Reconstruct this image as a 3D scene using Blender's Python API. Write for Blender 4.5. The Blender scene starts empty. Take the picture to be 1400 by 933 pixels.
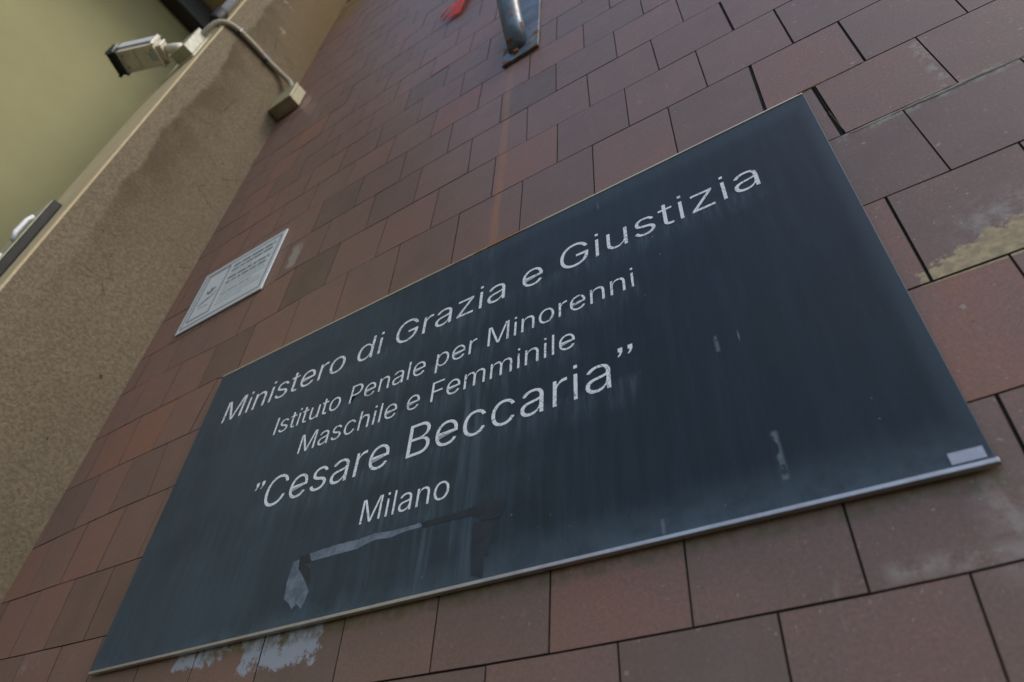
import bpy, bmesh, math, random
from mathutils import Vector, Matrix
from mathutils.geometry import tessellate_polygon

sc = bpy.context.scene
COL = sc.collection
random.seed(7)

# ------------------------------------------------------------------ camera
# units are metres: X along the tiled wall, Y into it (the wall face is y = 0), Z up
cam = bpy.data.cameras.new('camera')
cam.lens = 36 * 0.91678 * 1000 / 1400
cam.sensor_width = 36
cam.clip_start = 0.02
cam.clip_end = 500
camo = bpy.data.objects.new('camera', cam)
COL.objects.link(camo)
RIGHT = Vector((0.838995, 0.542058, 0.047550))
DOWN = Vector((-0.343733, 0.595709, -0.725933))
FWD = Vector((-0.421823, 0.592710, 0.686120))
m = Matrix.Identity(4)
for i in range(3):
    m[i][0] = RIGHT[i]
    m[i][1] = -DOWN[i]
    m[i][2] = -FWD[i]
m.translation = Vector((0.38282, -0.81948, -1.32409))
camo.matrix_world = m
sc.camera = camo
cam.dof.use_dof = True
cam.dof.focus_distance = 1.36
cam.dof.aperture_fstop = 3.2

# ------------------------------------------------------------------ sky, sun, exposure
world = bpy.data.worlds.new('World')
sc.world = world
world.use_nodes = True
wn = world.node_tree.nodes
wl = world.node_tree.links
sky = wn.new('ShaderNodeTexSky')
sky.sky_type = 'NISHITA'
sky.sun_disc = False
SUN_EL, SUN_AZ = math.radians(52), math.radians(96)   # azimuth measured from +Y towards +X
sky.sun_elevation = SUN_EL
sky.sun_rotation = SUN_AZ
sky.air_density = 1.0
sky.dust_density = 2.5
sky.ozone_density = 1.0
wl.new(sky.outputs[0], wn['Background'].inputs[0])
wn['Background'].inputs[1].default_value = 0.10
sun = bpy.data.lights.new('sun', 'SUN')
sun.energy = 0.75
sun.angle = math.radians(20)
sun.color = (1.0, 0.94, 0.84)
suno = bpy.data.objects.new('sun', sun)
COL.objects.link(suno)
sd = Vector((math.sin(SUN_AZ) * math.cos(SUN_EL), math.cos(SUN_AZ) * math.cos(SUN_EL), math.sin(SUN_EL)))
suno.rotation_euler = sd.to_track_quat('Z', 'Y').to_euler()
suno.location = sd * 20
sc.view_settings.view_transform = 'Standard'
sc.view_settings.look = 'None'
sc.view_settings.exposure = 1.25
sc.view_settings.gamma = 1.0

# ------------------------------------------------------------------ material helpers
class M:
    def __init__(s, name):
        s.m = bpy.data.materials.new(name)
        s.m.use_nodes = True
        s.n = s.m.node_tree.nodes
        s.l = s.m.node_tree.links
        s.b = s.n['Principled BSDF']
        s.geo = s.n.new('ShaderNodeNewGeometry')
        s.pos = s.geo.outputs['Position']
        sp = s.n.new('ShaderNodeSeparateXYZ')
        s.l.new(s.pos, sp.inputs[0])
        s.x, s.y, s.z = sp.outputs
    def put(s, sock, v):
        if hasattr(v, 'is_output'):
            s.l.new(v, sock)
        elif isinstance(v, (tuple, list)):
            sock.default_value = (*v, 1.0) if len(v) == 3 and len(sock.default_value) == 4 else v
        else:
            sock.default_value = v
    def math(s, op, a, b=None, c=None, clamp=False):
        n = s.n.new('ShaderNodeMath')
        n.operation = op
        n.use_clamp = clamp
        s.put(n.inputs[0], a)
        if b is not None: s.put(n.inputs[1], b)
        if c is not None: s.put(n.inputs[2], c)
        return n.outputs[0]
    def mapr(s, v, a, b, c=0.0, d=1.0):
        n = s.n.new('ShaderNodeMapRange')
        n.interpolation_type = 'SMOOTHSTEP'
        s.put(n.inputs[0], v)
        for i, q in enumerate((a, b, c, d)): s.put(n.inputs[i + 1], q)
        return n.outputs[0]
    def vec(s, scale=(1, 1, 1), off=(0, 0, 0)):
        n = s.n.new('ShaderNodeMapping')
        s.l.new(s.pos, n.inputs[0])
        n.inputs['Scale'].default_value = scale
        n.inputs['Location'].default_value = off
        return n.outputs[0]
    def noise(s, scale, detail=3, rough=.55, sc3=(1, 1, 1), off=(0, 0, 0), dist=0.0):
        n = s.n.new('ShaderNodeTexNoise')
        s.l.new(s.vec(sc3, off), n.inputs['Vector'])
        n.inputs['Scale'].default_value = scale
        n.inputs['Detail'].default_value = detail
        n.inputs['Roughness'].default_value = rough
        n.inputs['Distortion'].default_value = dist
        return n.outputs[0]
    def voro(s, scale, feature='F1', sc3=(1, 1, 1), rnd=1.0):
        n = s.n.new('ShaderNodeTexVoronoi')
        n.feature = feature
        s.l.new(s.vec(sc3), n.inputs['Vector'])
        n.inputs['Scale'].default_value = scale
        n.inputs['Randomness'].default_value = rnd
        return n.outputs['Distance']
    def mix(s, f, a, b, mode='MIX'):
        n = s.n.new('ShaderNodeMix')
        n.data_type = 'RGBA'
        n.blend_type = mode
        s.put(n.inputs[0], f)
        s.put(n.inputs[6], a)
        s.put(n.inputs[7], b)
        return n.outputs[2]
    def ramp(s, v, stops):
        n = s.n.new('ShaderNodeValToRGB')
        s.put(n.inputs[0], v)
        e = n.color_ramp.elements
        e[0].position, e[0].color = stops[0][0], (*stops[0][1], 1)
        e[1].position, e[1].color = stops[-1][0], (*stops[-1][1], 1)
        for p, c in stops[1:-1]:
            q = e.new(p)
            q.color = (*c, 1)
        return n.outputs[0]
    def bump(s, h, strength=.3, dist=.002):
        n = s.n.new('ShaderNodeBump')
        s.put(n.inputs['Strength'], strength)
        s.put(n.inputs['Distance'], dist)
        s.l.new(h, n.inputs['Height'])
        s.l.new(n.outputs[0], s.b.inputs['Normal'])
    def box(s, x0, x1, z0, z1, soft):
        """soft-edged rectangular zone on the wall: a stain's own extent"""
        a = s.mapr(s.x, x0 - soft, x0 + soft)
        b = s.mapr(s.x, x1 - soft, x1 + soft, 1.0, 0.0)
        c = s.mapr(s.z, z0 - soft, z0 + soft)
        d = s.mapr(s.z, z1 - soft, z1 + soft, 1.0, 0.0)
        return s.math('MULTIPLY', s.math('MULTIPLY', a, b), s.math('MULTIPLY', c, d))
    def done(s, col, rough=.6, metal=0.0, spec=.5):
        s.put(s.b.inputs['Base Color'], col)
        s.put(s.b.inputs['Roughness'], rough)
        s.put(s.b.inputs['Metallic'], metal)
        s.put(s.b.inputs['Specular IOR Level'], spec)
        return s.m

def mat_tile(name, island):
    k = M(name)
    if island:
        t = k.math('MULTIPLY_ADD', k.geo.outputs['Random Per Island'], .4, .3)
    else:
        a = k.n.new('ShaderNodeAttribute')
        a.attribute_type = 'OBJECT'
        a.attribute_name = 'tint'
        t = a.outputs['Fac']
    n1 = k.noise(9, 5, .6)
    tt = k.math('ADD', t, k.math('MULTIPLY', k.math('SUBTRACT', n1, .5), .7))
    col = k.ramp(tt, [(0.0, (.150, .094, .062)), (.3, (.205, .124, .092)), (.6, (.262, .146, .108)), (.85, (.306, .144, .096)), (1.0, (.345, .145, .080))])
    # fine grain, light and dark grit
    g = k.math('ADD', k.math('MULTIPLY', k.noise(420, 2, .6), .5), k.math('MULTIPLY', k.noise(170, 3, .7, off=(5, 5, 5)), .5))
    col = k.mix(k.mapr(g, .38, .60, 0, .8), col, k.mix(.55, col, (.11, .07, .055)))
    sp = k.noise(170, 1, .5, off=(3, 1, 2))
    near = k.mapr(k.x, -.6, .6, .15, .75)
    col = k.mix(k.math('MULTIPLY', k.mapr(sp, .70, .78), near), col, (.46, .38, .29))
    sp2 = k.noise(60, 2, .5, off=(7, 1, 5))
    col = k.mix(k.math('MULTIPLY', k.mapr(sp2, .68, .75), near), col, (.40, .33, .27))
    dk = k.noise(75, 2, .5, off=(9, 4, 1))
    col = k.mix(k.mapr(dk, .70, .78, 0, .6), col, (.06, .045, .04))
    # grime films and short scuffs
    gr = k.noise(3.2, 6, .65, off=(1, 1, 1), dist=.6)
    col = k.mix(k.mapr(gr, .45, .75, 0, .35), col, (.15, .12, .10))
    scf = k.noise(30, 3, .6, sc3=(1, 1, .25), off=(2, 5, 3))
    col = k.mix(k.mapr(scf, .66, .76, 0, .35), col, (.36, .30, .27))
    # rust run below the steel bracket
    wob = k.math('MULTIPLY_ADD', k.noise(6, 2, .5, off=(4, 4, 4)), .03, -.015)
    xr = k.math('ADD', k.math('ADD', k.x, wob), .279)
    band = k.mapr(k.math('ABSOLUTE', xr), .005, .019, 1, 0)
    run = k.math('MULTIPLY', band, k.mapr(k.z, 1.05, .0, .36, .40))
    run = k.math('MULTIPLY', run, k.math('MULTIPLY', k.mapr(k.z, 1.08, 1.0, 0, 1), k.mapr(k.z, -.3, -.25)))
    run = k.math('MULTIPLY', run, k.mapr(k.noise(5, 3, .6, sc3=(1, 1, .5)), .35, .55, .35, 1))
    col = k.mix(run, col, (.46, .20, .06))
    # yellow and grey plaster crust right of the plaque
    crn = k.noise(38, 8, .75, off=(6, 2, 2))
    zc = k.math('ADD', k.math('MULTIPLY_ADD', k.x, -.36, .176), k.math('ADD', k.z, .578))
    zone = k.math('MULTIPLY', k.mapr(zc, -.045, .035, 1, 0), k.mapr(k.z, -.6015, -.5995))
    zone = k.math('MULTIPLY', zone, k.mapr(k.x, .478, .50))
    edge = k.math('ADD', zone, k.math('MULTIPLY', k.math('SUBTRACT', crn, .5), 2.0))
    edge = k.math('ADD', edge, k.math('MULTIPLY', k.math('SUBTRACT', k.noise(13, 3), .5), .9))
    crust = k.math('MULTIPLY', k.mapr(edge, .48, .56), k.mapr(zone, 0.0, .12))
    zone2 = k.math('MULTIPLY', k.box(.57, 1.4, -.62, -.49, .045), k.mapr(k.z, -.6015, -.5995))
    halo = k.math('MULTIPLY', zone2, k.mapr(crn, .42, .62))
    col = k.mix(k.math('MULTIPLY', halo, .6), col, (.42, .38, .33))
    col = k.mix(crust, col, k.mix(k.mapr(k.noise(80, 4), .3, .7), (.54, .42, .24), (.33, .26, .17)))
    # whitish wash under the plaque's right end and pale blue-grey bloom under its left end
    w1 = k.math('MULTIPLY', k.box(.44, .62, -1.01, -.90, .022), k.mapr(k.noise(26, 6, .7, off=(3, 8, 2)), .38, .60))
    w1b = k.math('MULTIPLY', k.box(.33, .62, -.992, -.972, .010), k.mapr(k.noise(30, 5, .7, off=(1, 8, 2)), .40, .58))
    col = k.mix(k.math('MULTIPLY', k.math('MAXIMUM', w1, w1b), .55), col, (.40, .36, .31))
    n5 = k.noise(19, 9, .74, off=(5, 5, 9))
    b1 = k.mapr(k.math('ADD', k.math('MAXIMUM', k.box(-.80, -.545, -.970, -.84, .035), k.math('MULTIPLY', k.box(-1.00, -.78, -.935, -.84, .03), .93)), k.math('MULTIPLY', n5, 1.6)), 1.66, 1.74)
    b2 = k.math('MULTIPLY', k.box(-1.66, -1.55, -.86, -.80, .03), k.mapr(n5, .50, .60, 0, .4))
    b3 = k.mapr(k.math('ADD', k.box(-1.225, -1.135, .42, .60, .035), k.math('MULTIPLY', n5, 1.6)), 1.64, 1.76, 0, .9)
    b4 = k.math('MULTIPLY', k.box(-1.16, -.98, -.045, .02, .012), k.mapr(n5, .54, .62, 0, .6))
    col = k.mix(k.math('MULTIPLY', k.math('MAXIMUM', b1, b2), .9), col, (.37, .40, .44))
    col = k.mix(k.math('MULTIPLY', k.math('MAXIMUM', b3, b4), .8), col, (.36, .33, .27))
    # pale mortar film dragged over the tiles beside the wide bed joint
    mz = k.math('MAXIMUM', k.box(.49, 1.2, -.214, -.192, .007), k.box(.665, .685, -.20, -.02, .008))
    col = k.mix(k.math('MULTIPLY', mz, k.mapr(k.noise(45, 6, .7, off=(4, 4, 1)), .45, .6, 0, .75)), col, (.34, .31, .25))
    oc = k.math('MULTIPLY', k.mapr(k.noise(120, 2, .5, off=(6, 6, 6)), .62, .70), k.math('MULTIPLY', k.mapr(k.x, .42, .55), k.mapr(k.noise(4, 3, .5, off=(2, 9, 9)), .42, .6)))
    col = k.mix(k.math('MULTIPLY', oc, .6), col, (.33, .20, .10))
    # green algae and the plaque's thin bottom shadow, painted as one dark band
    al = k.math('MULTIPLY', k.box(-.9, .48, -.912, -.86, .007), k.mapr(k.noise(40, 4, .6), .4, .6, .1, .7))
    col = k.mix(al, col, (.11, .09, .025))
    # ochre lichen high in the corner
    li = k.math('MULTIPLY', k.box(-2.1, -1.70, 3.5, 5.2, .12), k.mapr(k.noise(14, 5, .7), .44, .54))
    col = k.mix(li, col, k.mix(k.noise(9, 3), (.40, .24, .02), (.05, .04, .02)))
    rough = k.mapr(k.noise(24, 4, .6, off=(8, 8, 8)), .3, .7, .42, .50)
    rough = k.math('ADD', rough, k.math('MULTIPLY', crust, .4), clamp=True)
    h = k.math('ADD', k.math('MULTIPLY', g, .35), k.math('MULTIPLY', k.noise(90, 3, .6), .65))
    h = k.math('ADD', h, k.math('MULTIPLY', k.math('ADD', crust, b1), k.math('MULTIPLY_ADD', crn, 1.5, .5)))
    k.bump(h, .22, .001)
    return k.done(col, rough, 0, .55)

def mat_stucco():
    k = M('sand_stucco')
    fine = k.noise(260, 4, .65)
    mid = k.noise(75, 5, .8)
    col = k.mix(k.noise(1.6, 4, .6), (.29, .235, .155), (.24, .195, .128))
    col = k.mix(k.mapr(mid, .38, .60, 0, .75), col, (.135, .108, .070))
    col = k.mix(k.mapr(fine, .58, .72, 0, .5), col, (.36, .29, .20))
    # run-off stain: hard outer edge, fading towards the tiled wall, patchy, stronger high up
    w = k.math('MULTIPLY', k.math('SUBTRACT', k.noise(2.6, 5, .6, off=(0, 3, 0)), .5), .13)
    yy = k.math('ADD', k.y, w)
    e = k.mapr(yy, -.425, -.400)
    f = k.mapr(yy, -.40, -.14, 1, .25)
    up = k.mapr(k.z, .2, 1.4, 0.15, 1.0)
    st = k.math('MULTIPLY', k.math('MULTIPLY', e, f), up)
    st = k.math('MULTIPLY', st, k.mapr(k.noise(5, 5, .65, off=(2, 2, 2)), .25, .6, .45, 1))
    front = k.mapr(k.y, -.5195, -.518)
    st = k.math('MULTIPLY', st, front)
    col = k.mix(k.math('MULTIPLY', st, .85), col, (.100, .072, .040))
    top = k.math('MULTIPLY', k.mapr(k.z, 1.8, 3.6, 0, .7), k.mapr(k.y, -.45, -.1))  # upward darkening painted in, in place of shade from an overhang
    col = k.mix(k.math('MULTIPLY', top, front), col, (.15, .095, .03))
    low = k.math('MULTIPLY', k.mapr(k.z, .6, -.6, 0, .45), k.mapr(k.noise(4, 4, .6, off=(6, 1, 2)), .3, .65, .3, 1))
    col = k.mix(k.math('MULTIPLY', low, front), col, (.12, .10, .068))
    # flaked patch where the older paler coat shows
    fl = k.math('MULTIPLY', k.mapr(k.noise(3.5, 4, .6, off=(5, 1, 7)), .66, .68), k.mapr(k.z, 2.4, 2.8))
    col = k.mix(k.math('MULTIPLY', fl, front), col, (.30, .24, .16))
    # hairline cracks low in the stain
    cr = k.voro(3.2, 'DISTANCE_TO_EDGE', (1, 1.0, 1.6))
    crn = k.math('ADD', cr, k.math('MULTIPLY', k.math('SUBTRACT', k.noise(14, 4, .7), .5), .10))
    line = k.math('MULTIPLY', k.mapr(k.math('ABSOLUTE', crn), .0, .010, 1, 0), k.mapr(k.noise(1.9, 2, .5, off=(9, 2, 3)), .5, .6))
    line = k.math('MULTIPLY', line, k.math('MULTIPLY', e, k.mapr(k.z, .3, .6)))
    col = k.mix(k.math('MULTIPLY', line, .7), col, (.06, .045, .03))
    pit = k.noise(28, 1, .5, off=(1, 6, 1))
    col = k.mix(k.mapr(pit, .78, .80), col, (.08, .06, .04))
    pale = k.mapr(k.y, -.509, -.513)  # pale front paint; its wrap past the arris paints the edge highlight
    col = k.mix(pale, col, k.mix(k.noise(9, 4), (.68, .58, .37), (.58, .46, .27)))
    h = k.math('ADD', k.math('MULTIPLY', fine, .35), mid)
    k.bump(h, 1.0, .009)
    return k.done(col, .9, 0, .25)

def mat_slate():
    k = M('dark_slate')
    col = k.mix(k.noise(5, 4, .6), (.008, .0155, .022), (.012, .022, .031))
    # fine vertical brushing
    br = k.noise(60, 4, .7, sc3=(1, 1, .09))
    col = k.mix(k.math('MULTIPLY', k.mapr(br, .35, .75, 0, .55), k.mapr(k.x, .35, -.5, .35, 1)), col, (.036, .060, .080))
    bl = k.noise(3, 5, .7, off=(2, 0, 1))
    dust_sheen = k.math('MULTIPLY', k.mapr(k.x, .15, -1.0, 0.0, .34), k.mapr(bl, .2, .7, .5, 1))  # lighter to the left: sky reflection painted in along with milky dust
    # washed-down lime runs through the middle of the lettering
    rn = k.noise(26, 4, .65, sc3=(1, 1, .06), off=(3, 0, 0))
    zr = k.math('MULTIPLY', k.mapr(k.x, -.62, -.40), k.mapr(k.x, -.30, -.10, 1, 0))
    runs = k.math('MULTIPLY', zr, k.mapr(rn, .46, .68, 0, .65))
    runs = k.math('MULTIPLY', runs, k.mapr(k.noise(4, 3, .6, off=(1, 2, 3)), .3, .6, .25, 1))
    # dust settled along the bottom and as a thin top line; left sky sheen painted in
    bot = k.math('MULTIPLY', k.mapr(k.z, -.80, -.90, 0, .55), k.mapr(k.noise(20, 5, .7), .25, .65, .35, 1))
    top = k.mapr(k.z, -.10, -.05, 0, .18)
    rgt = k.mapr(k.x, .44, .475, 0, .25)
    s1 = k.math('MAXIMUM', k.math('MAXIMUM', dust_sheen, runs), k.math('MAXIMUM', k.math('MAXIMUM', bot, top), rgt))
    col = k.mix(s1, col, (.110, .160, .198))
    # dust washed down from the engraved lines
    for (xa, xb, zb) in ((-1.17, .35, -.247), (-.90, .09, -.378), (-.78, -.04, -.472), (-.89, .07, -.597), (-.52, -.31, -.715)):
        zn = k.math('MULTIPLY', k.box(xa, xb, zb - .055, zb + .012, .010), k.mapr(k.z, zb - .06, zb + .005, .1, 1))
        zn = k.math('MULTIPLY', zn, k.mapr(k.noise(70, 4, .7, sc3=(1, 1, .12), off=(zb * 9, 0, 0)), .42, .72, .05, .42))
        col = k.mix(zn, col, (.13, .18, .22))
    cloud = k.math('MULTIPLY', k.mapr(k.noise(2.2, 6, .7, off=(4, 1, 3), dist=.8), .42, .68), k.mapr(k.x, .3, -.4, .06, .28))
    col = k.mix(cloud, col, (.060, .085, .110))
    # wiped smudge above the first words
    dx = k.math('MULTIPLY', k.math('ADD', k.x, .835), 8.0)
    dz = k.math('MULTIPLY', k.math('ADD', k.z, .155), 20.0)
    rr = k.math('SQRT', k.math('ADD', k.math('MULTIPLY', dx, dx), k.math('MULTIPLY', dz, dz)))
    rr = k.math('ADD', rr, k.math('MULTIPLY', k.math('SUBTRACT', k.noise(7, 3), .5), .5))
    sm = k.math('MULTIPLY', k.mapr(rr, .85, 1.05, 1, 0), .5)
    col = k.mix(sm, col, (.030, .046, .062))
    # chips, dots and scratches
    sp = k.noise(120, 1, .5, off=(2, 7, 2))
    col = k.mix(k.mapr(sp, .825, .84), col, (.26, .30, .34))
    pi = k.noise(85, 1, .5, off=(7, 7, 4))
    col = k.mix(k.mapr(pi, .74, .78, 0, .7), col, (.010, .016, .024))
    scr = k.noise(48, 2, .5, sc3=(1, 1, .14), off=(8, 2, 8))
    col = k.mix(k.mapr(scr, .775, .80, 0, .7), col, (.22, .27, .30))
    for (xa, xb, za, zb) in ((.203, .208, -.600, -.566), (.250, .258, -.845, -.770), (.080, .084, -.880, -.858)):
        scz = k.math('MULTIPLY', k.box(xa, xb, za, zb, .003), k.mapr(k.noise(110, 3, .6, sc3=(1, 1, .5)), .40, .55))
        col = k.mix(k.math('MULTIPLY', scz, .5), col, (.22, .27, .31))
    rough = k.math('ADD', k.mapr(bl, .3, .7, .40, .50), k.math('MULTIPLY', s1, .15))
    k.bump(k.math('ADD', br, k.noise(300, 2)), .10, .0006)
    return k.done(col, rough, 0, .32)

def mat_letter():
    k = M('cracked_white_letter_paint')
    cr = k.voro(44, 'DISTANCE_TO_EDGE', (1, 1, 1.5))
    cr = k.math('ADD', cr, k.math('MULTIPLY', k.math('SUBTRACT', k.noise(220, 2), .5), .03))
    crack = k.mapr(k.math('ABSOLUTE', cr), .010, .030, 1, 0)
    crack = k.math('MULTIPLY', crack, k.mapr(k.noise(9, 2, .5, off=(3, 3, 3)), .38, .55, .25, 1))
    loss = k.mapr(k.noise(75, 3, .6, off=(1, 9, 1)), .67, .70)
    lz = k.math('MULTIPLY', k.mapr(k.z, -.31, -.33), k.mapr(k.z, -.50, -.48))
    loss = k.math('MULTIPLY', loss, k.math('MULTIPLY_ADD', lz, .8, .2))
    col = k.mix(k.noise(140, 3), (.80, .83, .85), (.90, .92, .93))
    col = k.mix(k.math('MULTIPLY', crack, .9), col, (.06, .075, .09))
    col = k.mix(loss, col, (.10, .08, .06))
    return k.done(col, .55, 0, .4)

def simple(name, c1, c2, rough=.6, metal=0, scale=20, bump=.15, spec=.5):
    k = M(name)
    n = k.noise(scale, 5, .65)
    col = k.mix(k.mapr(n, .3, .7), c1, c2)
    k.bump(k.noise(scale * 8, 3), bump, .001)
    return k.done(col, k.mapr(n, .3, .7, rough - .06, rough + .06), metal, spec)

def mat_steel():
    k = M('rusting_painted_steel')
    n = k.noise(24, 5, .7)
    col = k.mix(k.mapr(k.noise(10, 3), .3, .7), (.075, .085, .095), (.13, .19, .25))
    ru = k.mapr(k.math('ADD', n, k.mapr(k.z, 1.35, 1.0, 0, .12)), .58, .68)
    col = k.mix(ru, col, k.mix(k.noise(70, 3), (.10, .045, .02), (.22, .10, .035)))
    k.bump(n, .3, .001)
    return k.done(col, k.math('MULTIPLY_ADD', ru, .35, .40), .12, .5)

def mat_olive():
    k = M('olive_plaster')
    col = k.mix(k.mapr(k.noise(1.1, 5, .65), .3, .7), (.285, .265, .125), (.245, .228, .112))
    col = k.mix(k.mapr(k.noise(6, 4, .6, off=(3, 1, 1)), .60, .75, 0, .35), col, (.22, .20, .10))
    col = k.mix(k.mapr(k.noise(9, 2, .5, off=(1, 7, 2)), .74, .77, 0, .6), col, (.15, .13, .07))
    ln = k.mapr(k.math('ABSOLUTE', k.math('ADD', k.z, -3.93)), .002, .007, 1, 0)
    col = k.mix(k.math('MULTIPLY', ln, .5), col, (.16, .14, .07))
    st = k.math('MULTIPLY', k.mapr(k.z, 3.6, 4.1), k.mapr(k.noise(8, 4, .6, sc3=(1, 1, .2)), .45, .7, 0, .5))
    col = k.mix(st, col, (.19, .17, .07))
    k.bump(k.noise(14, 5, .6), .15, .004)
    return k.done(col, .8, 0, .3)

def mat_toprail():
    k = M('weathered_rail')
    ru = k.math('MULTIPLY', k.mapr(k.x, -.52, -.30), k.mapr(k.x, -.22, -.10, 1, 0))
    ru = k.math('MULTIPLY', ru, k.mapr(k.noise(20, 4), .35, .55, .3, 1))
    col = k.mix(k.noise(20, 4), (.78, .75, .60), (.60, .55, .38))
    col = k.mix(ru, col, (.48, .22, .04))
    return k.done(col, .5, .2, .5)

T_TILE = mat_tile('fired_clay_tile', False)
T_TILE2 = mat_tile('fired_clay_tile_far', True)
T_STUCCO = mat_stucco()
T_SLATE = mat_slate()
T_LET = mat_letter()
T_STEEL = mat_steel()
T_CORE = simple('dark_wall_core', (.035, .028, .022), (.02, .017, .014), .95)
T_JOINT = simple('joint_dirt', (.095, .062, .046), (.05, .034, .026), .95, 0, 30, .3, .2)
T_MORTAR = simple('grey_mortar', (.36, .33, .27), (.24, .21, .16), .95, 0, 60, .8)
T_DEBRIS = simple('brown_joint_dirt', (.20, .13, .06), (.07, .045, .025), .95, 0, 90, .8)
T_ALU = simple('dull_aluminium', (.56, .55, .55), (.44, .42, .42), .38, .75, 30, .05)
T_ALUT = mat_toprail()
T_TAG = simple('blank_metal_tag', (.46, .48, .55), (.38, .40, .47), .5, .2, 40, .05)
T_RES1 = simple('pale_tape_residue', (.19, .24, .29), (.09, .12, .15), .6, 0, 34, .3)
T_RES2 = simple('dark_tape_residue', (.010, .017, .025), (.020, .030, .041), .5, 0, 30, .2)
T_SIGN = simple('white_notice_plastic', (.66, .70, .69), (.60, .64, .63), .42, 0, 6, .03)
T_INK = simple('faded_grey_print', (.11, .13, .14), (.17, .19, .19), .6, 0, 40, .02)
T_INK2 = simple('pale_grey_print', (.30, .34, .34), (.38, .42, .42), .6, 0, 40, .02)
T_OLIVE = mat_olive()
T_OCHRE = simple('ochre_soffit_plaster', (.60, .44, .18), (.50, .36, .14), .85, 0, 4, .1)
T_BROWN = simple('dark_brown_steel', (.045, .036, .024), (.03, .024, .018), .6, .1, 6)
T_SLATEP = simple('slate_grey_steel', (.12, .135, .15), (.09, .10, .115), .5, .2, 6)
T_CAMW = simple('off_white_camera_paint', (.62, .58, .46), (.52, .48, .35), .42, 0, 26, .03)
T_CAMG = simple('translucent_grey_bracket', (.36, .36, .26), (.30, .30, .22), .45, 0, 26, .03)
T_BLACK = simple('black_plastic', (.010, .012, .011), (.018, .02, .018), .6, 0, 30, .05, .25)
T_COND = simple('beige_conduit', (.50, .46, .35), (.40, .36, .27), .5, 0, 60, .1)
T_CREAM = simple('cream_junction_box', (.38, .34, .20), (.32, .28, .155), .5, 0, 18, .08)
T_RED = simple('red_plastic_tape', (1.0, .14, .04), (.92, .08, .03), .35, 0, 40, .1)
T_WHITE = simple('white_tube', (.70, .72, .74), (.60, .62, .64), .35, 0, 10, .02)
T_ASPH = simple('asphalt', (.055, .055, .055), (.04, .04, .04), .9, 0, 60, .4)
T_RUST = simple('rust', (.32, .13, .04), (.16, .06, .02), .85, 0, 120, .5)

# ------------------------------------------------------------------ object helpers
def link(name, bm, mat, parent=None, origin=None, smooth=False):
    me = bpy.data.meshes.new(name)
    if origin is not None:
        bmesh.ops.translate(bm, verts=bm.verts, vec=-Vector(origin))
    bm.to_mesh(me)
    bm.free()
    me.materials.append(mat)
    if smooth:
        for p in me.polygons: p.use_smooth = True
    o = bpy.data.objects.new(name, me)
    COL.objects.link(o)
    pl = Vector(parent.location) if parent else Vector()
    if origin is not None:
        o.location = Vector(origin) - pl
    else:
        o.location = -pl
    if parent: o.parent = parent
    return o

def tag(o, label=None, cat=None, group=None, kind=None):
    if label: o['label'] = label
    if cat: o['category'] = cat
    if group: o['group'] = group
    if kind: o['kind'] = kind
    return o

def thing(name, loc, label, cat, group=None):
    o = bpy.data.objects.new(name, None)
    o.empty_display_size = .05
    COL.objects.link(o)
    o.location = loc
    return tag(o, label, cat, group)

def box(bm, x0, x1, y0, y1, z0, z1, bev=0.0, seg=2):
    r = bmesh.ops.create_cube(bm, size=1)
    vs = r['verts']
    for v in vs:
        v.co = Vector((x0 + (v.co.x + .5) * (x1 - x0), y0 + (v.co.y + .5) * (y1 - y0), z0 + (v.co.z + .5) * (z1 - z0)))
    if bev:
        es = list({e for v in vs for e in v.link_edges})
        bmesh.ops.bevel(bm, geom=es, offset=bev, segments=seg, profile=.5, affect='EDGES')
    return vs

def obox(bm, c, ax, ay, az, hx, hy, hz, bev=0.0, seg=2):
    """box with its own axes, centre c and half sizes"""
    r = bmesh.ops.create_cube(bm, size=2)
    for v in r['verts']:
        v.co = Vector(c) + ax * v.co.x * hx + ay * v.co.y * hy + az * v.co.z * hz
    if bev:
        es = list({e for v in r['verts'] for e in v.link_edges})
        bmesh.ops.bevel(bm, geom=es, offset=bev, segments=seg, profile=.5, affect='EDGES')

def tube(bm, pts, rad, seg=16, cap=True, ribs=0):
    pts = [Vector(p) for p in pts]
    rings = []
    up = Vector((0.123, .7, .7)).normalized()
    for i, p in enumerate(pts):
        d = (pts[min(i + 1, len(pts) - 1)] - pts[max(i - 1, 0)]).normalized()
        a = d.cross(up).normalized()
        b = d.cross(a).normalized()
        rr = rad[i] if isinstance(rad, (list, tuple)) else rad
        if ribs: rr *= 1 + (.05 if i % 2 else -.05)
        rings.append([bm.verts.new(p + (a * math.cos(2 * math.pi * k / seg) + b * math.sin(2 * math.pi * k / seg)) * rr) for k in range(seg)])
    for r0, r1 in zip(rings, rings[1:]):
        for k in range(seg):
            bm.faces.new((r0[k], r0[(k + 1) % seg], r1[(k + 1) % seg], r1[k]))
    if cap:
        bm.faces.new(rings[0][::-1])
        bm.faces.new(rings[-1])
    bmesh.ops.recalc_face_normals(bm, faces=bm.faces)

def spline(pts, n):
    """Catmull-Rom through the points"""
    P = [Vector(p) for p in pts]
    P = [P[0] * 2 - P[1]] + P + [P[-1] * 2 - P[-2]]
    out = []
    for i in range(1, len(P) - 2):
        for k in range(n):
            t = k / n
            a, b, c, d = P[i - 1], P[i], P[i + 1], P[i + 2]
            out.append(.5 * ((2 * b) + (c - a) * t + (2 * a - 5 * b + 4 * c - d) * t * t + (3 * b - a - 3 * c + d) * t ** 3))
    out.append(P[-2])
    return out

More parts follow.
